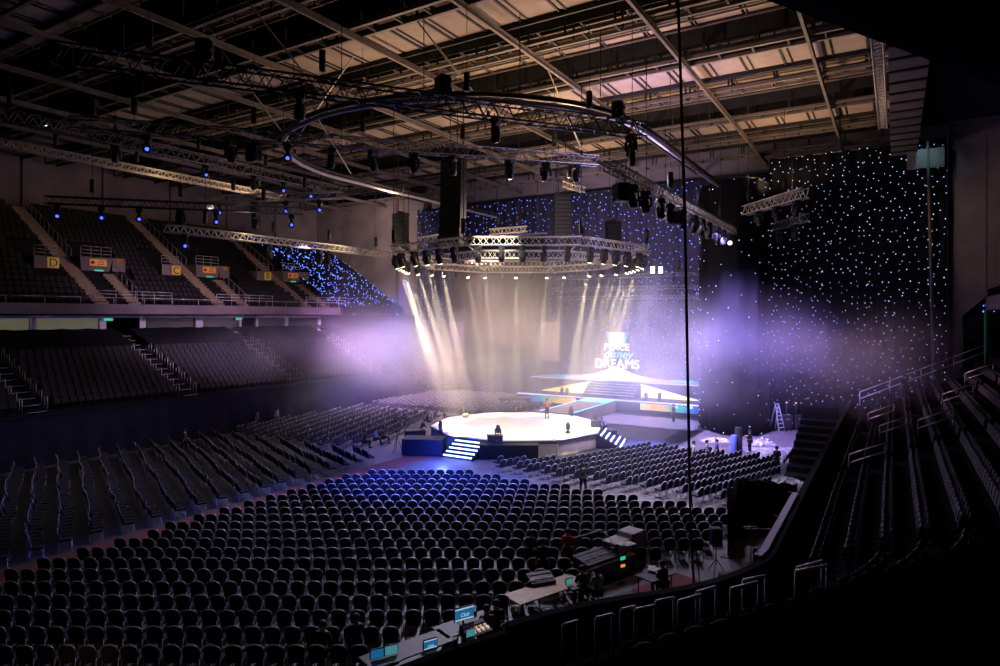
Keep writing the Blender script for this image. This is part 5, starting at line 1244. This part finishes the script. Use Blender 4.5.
# ladder and crew boxes far right
p = at(777, 430.5, 0); t = thing('step_ladder', 'pale A-shaped step ladder in front of the star curtain', 'ladder', p, rzc+.4)
for s, nm in ((-1, 'front_frame'), (1, 'rear_frame')):
    mb = MB()
    for x in (-.28, .28): mb.tube((x*1.2, s*.55, 0), (x*.6, 0, 2.3), .05, 5)
    if s < 0:
        for k in range(1, 7): f = k/7; mb.tube((-.28*(1.2-.6*f), s*.55*(1-f), 2.3*f), (.28*(1.2-.6*f), s*.55*(1-f), 2.3*f), .04, 5)
    mb.build(nm+'_rung' if s < 0 else nm, M['ladder'], t)
mb = MB(); mb.box((0,0,2.32),(.4,.2,.06)); mb.build('top_cap', M['ladder'], t)
p = at(767, 431, 0); person(p, rzc+1, 'lean', 'shirtred', 'person in red bending beside the step ladder', s=.95)
for px, py, nm in ((786, 430, 'beside the ladder foot'), (799, 430, 'farther from the ladder')):
    p = at(px, py, 0); t = thing('trolley_case', 'dark wheeled case by the star curtain, '+nm, 'case', p, rzc)
    mb = MB(); mb.rbox((0,0,.75),(.9,.7,1.2),.04); mb.build('body', M['gear2'], t)
    for x in (-.35,.35):
        for y in (-.25,.25): mb = MB(); mb.lathe([(.03,-.03),(.07,-.02),(.07,.02),(.03,.03)], 8, (x,y,.08), 0, Ry(PI/2)); mb.build('wheel', M['gear'], t)
    mb = MB(); mb.box((0,-.36,1.0),(.4,.03,.05)); mb.build('handle', M['rail'], t)
for px, py, nm in ((786.5, 402.5, 'above the step ladder'), (796, 403, 'past the step ladder'), (835.5, 404.5, 'over the dark steps')):
    p = atd(px, py, 56); mb = MB(); mb.lathe([(.04,-.06),(.1,0),(.04,.06)], 8); o = mb.build('work_lamp', M['amberlit'], None, p); mb = MB(); mb.tube((0,0,-p.z),(0,0,-.05),.02,5); mb.build('lamp_pole', M['gear2'], o); tag(o, 'small warm work lamp on a thin pole '+nm, 'lamp', 'warm work lamps')

# ================================================================== HAZE
def haze(name, label, lo, hi, dens, z0, zs, zamt, noise_scale, thr, base, seed=0., col=(.95,.93,1)):
    c = (Vector(lo)+Vector(hi))/2; s = Vector(hi)-Vector(lo)
    mb = MB(); mb.box((0,0,0), s); m = bpy.data.materials.new(name+'_air'); m.use_nodes = True; nt = m.node_tree; nt.nodes.clear()
    out = nt.nodes.new('ShaderNodeOutputMaterial'); vs = nt.nodes.new('ShaderNodeVolumeScatter'); vs.inputs['Color'].default_value = (*col, 1); vs.inputs['Anisotropy'].default_value = .15
    nt.links.new(vs.outputs[0], out.inputs['Volume'])
    tc = nt.nodes.new('ShaderNodeTexCoord'); nz = nt.nodes.new('ShaderNodeTexNoise'); nz.inputs['Scale'].default_value = noise_scale; nz.inputs['Detail'].default_value = 3.; nz.inputs['Roughness'].default_value = .55
    mp = nt.nodes.new('ShaderNodeMapping'); mp.inputs['Scale'].default_value = (1, 1, 1.7); mp.inputs['Location'].default_value = (seed, seed*.7, 0)
    nt.links.new(tc.outputs['Object'], mp.inputs[0]); nt.links.new(mp.outputs[0], nz.inputs['Vector'])
    mr = nt.nodes.new('ShaderNodeMapRange'); mr.inputs['From Min'].default_value = thr; mr.inputs['From Max'].default_value = thr+.28; nt.links.new(nz.outputs['Fac'], mr.inputs['Value'])
    sx = nt.nodes.new('ShaderNodeSeparateXYZ'); nt.links.new(tc.outputs['Object'], sx.inputs[0])
    def math_(op, a, b=None, c_=None):
        n = nt.nodes.new('ShaderNodeMath'); n.operation = op
        for i, q in enumerate((a, b, c_)):
            if q is None: continue
            if isinstance(q, (int, float)): n.inputs[i].default_value = q
            else: nt.links.new(q, n.inputs[i])
        return n.outputs[0]
    zz = math_('DIVIDE', math_('SUBTRACT', sx.outputs['Z'], z0-c.z), zs)
    g = math_('POWER', 2.718, math_('MULTIPLY', math_('MULTIPLY', zz, zz), -1.))
    # fade to nothing at the box sides
    ex = math_('SUBTRACT', 1., math_('POWER', math_('ABSOLUTE', math_('DIVIDE', sx.outputs['X'], s.x/2)), 4.)); ey = math_('SUBTRACT', 1., math_('POWER', math_('ABSOLUTE', math_('DIVIDE', sx.outputs['Y'], s.y/2)), 4.))
    ez = math_('SUBTRACT', 1., math_('POWER', math_('ABSOLUTE', math_('DIVIDE', sx.outputs['Z'], s.z/2)), 6.))
    edge = math_('MULTIPLY', math_('MULTIPLY', ex, ey), ez)
    dn = math_('MULTIPLY', math_('MULTIPLY', math_('MULTIPLY_ADD', mr.outputs[0], zamt, base), g), math_('MULTIPLY', edge, dens))
    nt.links.new(dn, vs.inputs['Density'])
    m.cycles.volume_step_rate = 1.0
    o = mb.build(name, m, None, c); tag(o, label, 'haze', None, 'stuff')
    return o
haze('haze', 'bank of violet haze hanging round the back and sides of the round stage', (-57.2, 33, .1), (-11, 69.8, 17), .078, 5.8, 3.3, 1.15, .10, .38, .12, 3.)
haze('haze', 'thin haze under the octagon truss carrying the light beams', (-38, 34.5, 1.5), (-14, 57.5, 14.6), .034, 12.2, 4.8, .6, .16, .38, .5, 1.)
haze('haze', 'violet haze drifting across the star curtain beside the show stage', (-16, 44, .1), (3.3, 61.8, 13), .060, 6.8, 2.8, 1.0, .12, .40, .10, 8.)

# ================================================================== LIGHTS
def light(kind, name, p, energy, col, **k):
    l = bpy.data.lights.new(name, kind); l.energy = energy; l.color = col
    for a, v in k.items():
        if a != 'aim': setattr(l, a, v)
    o = bpy.data.objects.new(name, l); C.objects.link(o); o.location = p
    if 'aim' in k:
        d = Vector(k['aim'])-Vector(p); o.rotation_euler = d.to_track_quat('-Z', 'Y').to_euler()
    return o
W = (1, .80, .50)
for p, a, x in BEAMS:
    e = 90000 if x < 440 else 75000 if 585 < x < 604 else 60000 if x > 604 else 50000
    light('SPOT', 'beam_lamp', p, e, W, spot_size=math.radians(7), spot_blend=.4, shadow_soft_size=.08, aim=p+a*10)
for p in (along(T1a, T1b, .9, -1.2), along(T2a, T2b, .75, -1.2), along(T2a, T2b, .95, -1.2), Vector((-11.4, 44, 16)), Vector((-11.4, 52, 16)), Vector((-42, 46, 15))):
    light('SPOT', 'stage_wash_lamp', p, 11000, (1,.90,.76), spot_size=2*math.atan(7.2/(p-STG).length), spot_blend=.12, shadow_soft_size=.2, aim=STG+Vector((0,0,1.2)))
B = (.07, .13, 1.)
for ang in (-90, 18):
    a = math.radians(ang); p = STG+Vector((math.cos(a), math.sin(a), 0))*(RS+3.2)+Vector((0,0,1.0)); light('POINT', 'stair_glow', p, 900, B, shadow_soft_size=.3)
light('SPOT', 'blue_fill', along(T1a, T1b, .42, -1.5), 90000, B, spot_size=math.radians(42), spot_blend=1., shadow_soft_size=.4, aim=(-22.5, 30, .5))  # unseen blue fill added for the blue glow over the chairs
light('SPOT', 'blue_fill', T2a+Vector((4,4,-1.5)), 11000, B, spot_size=math.radians(34), spot_blend=1., shadow_soft_size=.4, aim=(-32, 39, .5))
light('SPOT', 'blue_fill', (-22.6, 36.6, 2.7), 14000, B, spot_size=math.radians(40), spot_blend=.6, shadow_soft_size=.1, aim=(-30.3, 21, .2))  # added over the aisle to turn the row-end chair legs blue
light('SPOT', 'blue_fill', RC+Vector((-10,-2,-1.5)), 9000, B, spot_size=math.radians(44), spot_blend=1., shadow_soft_size=.4, aim=(-34, 37, .5))
light('SPOT', 'colour_wash', (-42.8, 43.3, 15.6), 88000, (.74,.42,.95), spot_size=math.radians(88), spot_blend=1., shadow_soft_size=.5, aim=(-48, 55, 5))
light('SPOT', 'colour_wash', (-11.4, 50, 16.5), 120000, (.38,.27,1.), spot_size=math.radians(75), spot_blend=1., shadow_soft_size=.5, aim=(-9, 58, 4))
light('SPOT', 'colour_wash', (-32, 61, 18.4), 46000, (1,.62,.48), spot_size=math.radians(90), spot_blend=1., shadow_soft_size=.5, aim=(-36, 60, 3))  # warm fill added for the tan haze behind the round stage
light('SPOT', 'colour_wash', (-12.5, 44, 15.8), 52000, (.60,.46,1.), spot_size=math.radians(75), spot_blend=1., shadow_soft_size=.5, aim=(-15.5, 51.5, 0))  # added to tint the open floor by the side curtain
light('SPOT', 'colour_wash', (-41, 38, 15.5), 7000, (.8,.55,.95), spot_size=math.radians(75), spot_blend=1., shadow_soft_size=.4, aim=(-58, 38, 7.5))  # violet fill added for the window frames under the balcony
light('SPOT', 'colour_wash', (-37, 45, 15.6), 16000, (.75,.5,1.), spot_size=math.radians(30), spot_blend=1., shadow_soft_size=.4, aim=(-53, 38, 5))  # violet fill added for one seat section of the lower terrace
light('SPOT', 'colour_wash', (-11.4, 55, 15.6), 22000, (.62,.50,1.), spot_size=math.radians(60), spot_blend=1., shadow_soft_size=.5, aim=(-19.5, 54, 0))  # added to tint the floor before the show stage
light('SPOT', 'colour_wash', (-20, 61, 18.6), 20000, (.58,.40,1.), spot_size=math.radians(95), spot_blend=1., shadow_soft_size=.5, aim=(-24, 60, 3))  # added to brighten the lavender haze near the sign
light('SPOT', 'rig_fill', (-9.8, 30.5, 15.4), 20000, (.68,.62,1), spot_size=math.radians(60), spot_blend=1., shadow_soft_size=.5, aim=(-13.5, 40, 0))  # fill added for the chair backs of the right-hand block
light('SPOT', 'colour_wash', (-33, 52, 18.2), 26000, (1,.60,.55), spot_size=math.radians(75), spot_blend=1., shadow_soft_size=.5, aim=(-38, 56, 3))  # second warm fill added for the middle haze
# upward fills added below the roof to warm and brighten it
for (x, y, e) in ((-16, 34, 2400), (-27, 32, 1500), (-22, 46, 2600), (-38, 44, 700), (-8, 46, 2200), (-26, 58, 1900), (-8, 58, 1700)):
    light('SPOT', 'roof_fill', (x, y, 20.2), e, (1,.64,.36), spot_size=math.radians(165), spot_blend=.5, shadow_soft_size=.4, aim=(x, y, 30))
light('SPOT', 'roof_fill', (-15, 41, 19.5), 3500, (.66,.42,1.), spot_size=math.radians(120), spot_blend=1., shadow_soft_size=.4, aim=(-12, 44, 30))
light('SPOT', 'curtain_fill', (-26, 55, 19.5), 9000, (.72,.56,.92), spot_size=math.radians(125), spot_blend=1., shadow_soft_size=.5, aim=(-30, 70, 18))  # unseen fill added with the paler cloth to suggest haze
light('SPOT', 'curtain_fill', (-16, 58, 18.5), 3500, (.62,.50,1.), spot_size=math.radians(110), spot_blend=1., shadow_soft_size=.5, aim=(-16, 70, 16))
# general fills added under the rigging to lift the chairs and floor
light('POINT', 'rig_fill', (-26, 44, 17.5), 1500, (1,.72,.55), shadow_soft_size=1.2)
light('POINT', 'rig_fill', (-14, 40, 18.5), 1300, (.62,.55,1), shadow_soft_size=1.0)
light('SPOT', 'rig_fill', (-22, 33, 19.2), 21000, (.70,.68,1), spot_size=math.radians(62), spot_blend=1., shadow_soft_size=.5, aim=(-19, 21, 0))
light('SPOT', 'rig_fill', (-33, 33.2, 18.8), 7000, (.75,.68,.9), spot_size=math.radians(70), spot_blend=1., shadow_soft_size=.5, aim=(-39, 24, 0))
light('SPOT', 'rig_fill', (-11.4, 45, 16.2), 26000, (.75,.70,1), spot_size=math.radians(75), spot_blend=1., shadow_soft_size=.5, aim=(-14, 38.5, 0))
light('SPOT', 'rig_fill', (-42.5, 48, 15.3), 12000, (.85,.75,1), spot_size=math.radians(80), spot_blend=1., shadow_soft_size=.5, aim=(-41, 46, 0))
light('SPOT', 'rig_fill', (-20, 30, 18.5), 900, (.8,.75,1), spot_size=math.radians(100), spot_blend=1., shadow_soft_size=.5, aim=(-17, 21, 0))
light('SPOT', 'balcony_lamp', (-47, 40, 23), 1500, (1,.60,.45), spot_size=math.radians(110), spot_blend=1., shadow_soft_size=.5, aim=(-66, 43, 15))
light('SPOT', 'wall_fill', (-56, 60, 22.5), 5000, (1,.72,.66), spot_size=math.radians(120), spot_blend=1., shadow_soft_size=.4, aim=(-64, 71, 19))  # unseen fill added to lighten the concrete corner
light('POINT', 'truss_lamp', (-51.6, 32, 21), 120, (1,.72,.42), shadow_soft_size=.3)
light('POINT', 'truss_lamp', (-51.6, 40, 21), 120, (1,.72,.42), shadow_soft_size=.3)
light('POINT', 'truss_lamp', (-41, 32, 16.8), 220, (1,.8,.6), shadow_soft_size=.3)
light('POINT', 'truss_lamp', (-41, 42, 16.8), 220, (1,.8,.6), shadow_soft_size=.3)
light('POINT', 'ring_fill', RC+Vector((0, 0, 1.2)), 1000, (1,.66,.26), shadow_soft_size=.6)  # unseen fill at the ring centre, added to yellow the truss
light('SPOT', 'ledge_lamp', (1.6, 59.6, 23.6), 160, (.35,.85,1), spot_size=math.radians(70), spot_blend=1., shadow_soft_size=.2, aim=(2.2, 62, 22.5))
light('SPOT', 'stand_fill', (-13, 50, 14), 12000, (.9,.5,.8), spot_size=math.radians(50), spot_blend=1., shadow_soft_size=.4, aim=(2, 46, 5))  # unseen fill added to catch the seat edges of the side stand
light('SPOT', 'stand_fill', (-13, 36, 15), 4500, (.6,.55,.95), spot_size=math.radians(60), spot_blend=1., shadow_soft_size=.4, aim=(-1, 26, 4))
light('SPOT', 'stand_fill', (-16, 20, 15), 1800, (.75,.6,.95), spot_size=math.radians(45), spot_blend=1., shadow_soft_size=.3, aim=(-4, 14.0, 4))  # unseen fill added to pick out the guard hoops
light('SPOT', 'wall_fill', (-2, 56, 20), 600, (1,.66,.5), spot_size=math.radians(70), spot_blend=1., shadow_soft_size=.4, aim=(9, 62.5, 16))  # dim warm fill added on the concrete end wall
light('SPOT', 'desk_fill', (-9, 24, 15), 450, (1,.8,.65), spot_size=math.radians(40), spot_blend=1., shadow_soft_size=.2, aim=(-9, 21.5, 0))  # unseen warm fill high above the desks, apart from the gooseneck lamp
light('SPOT', 'work_lamp_light', (-18, 8.0, .5), 8, (1,.55,.25), spot_size=math.radians(110), spot_blend=1., shadow_soft_size=.1, aim=(-21.5, 13.5, .1))

# ================================================================== WORLD, CAMERA, VIEW
w = bpy.data.worlds.new('ambient_fill'); SC.world = w; w.use_nodes = True  # dim violet ambient added as fill; the hall has no sky
w.node_tree.nodes['Background'].inputs['Color'].default_value = (.012, .010, .018, 1); w.node_tree.nodes['Background'].inputs['Strength'].default_value = .12
cam = bpy.data.cameras.new('camera'); co = bpy.data.objects.new('camera', cam); C.objects.link(co)
cam.sensor_width = 36; cam.lens = 36*FPX/1000; cam.shift_y = -(333-HOR)/1000; cam.clip_end = 300; cam.clip_start = .05
co.location = EYE; co.rotation_euler = (PI/2, 0, YAW); SC.camera = co
vs = SC.view_settings; vs.view_transform = 'Standard'; vs.look = 'None'; vs.gamma = 1; vs.exposure = 0; vs.use_curve_mapping = False
cy = SC.cycles; cy.max_bounces = 4; cy.diffuse_bounces = 2; cy.glossy_bounces = 2; cy.transmission_bounces = 2; cy.volume_bounces = 0; cy.transparent_max_bounces = 4
cy.use_denoising = True; cy.sample_clamp_indirect = 3.0; cy.volume_step_rate = 1.0; cy.volume_max_steps = 128; cy.caustics_reflective = False; cy.caustics_refractive = False
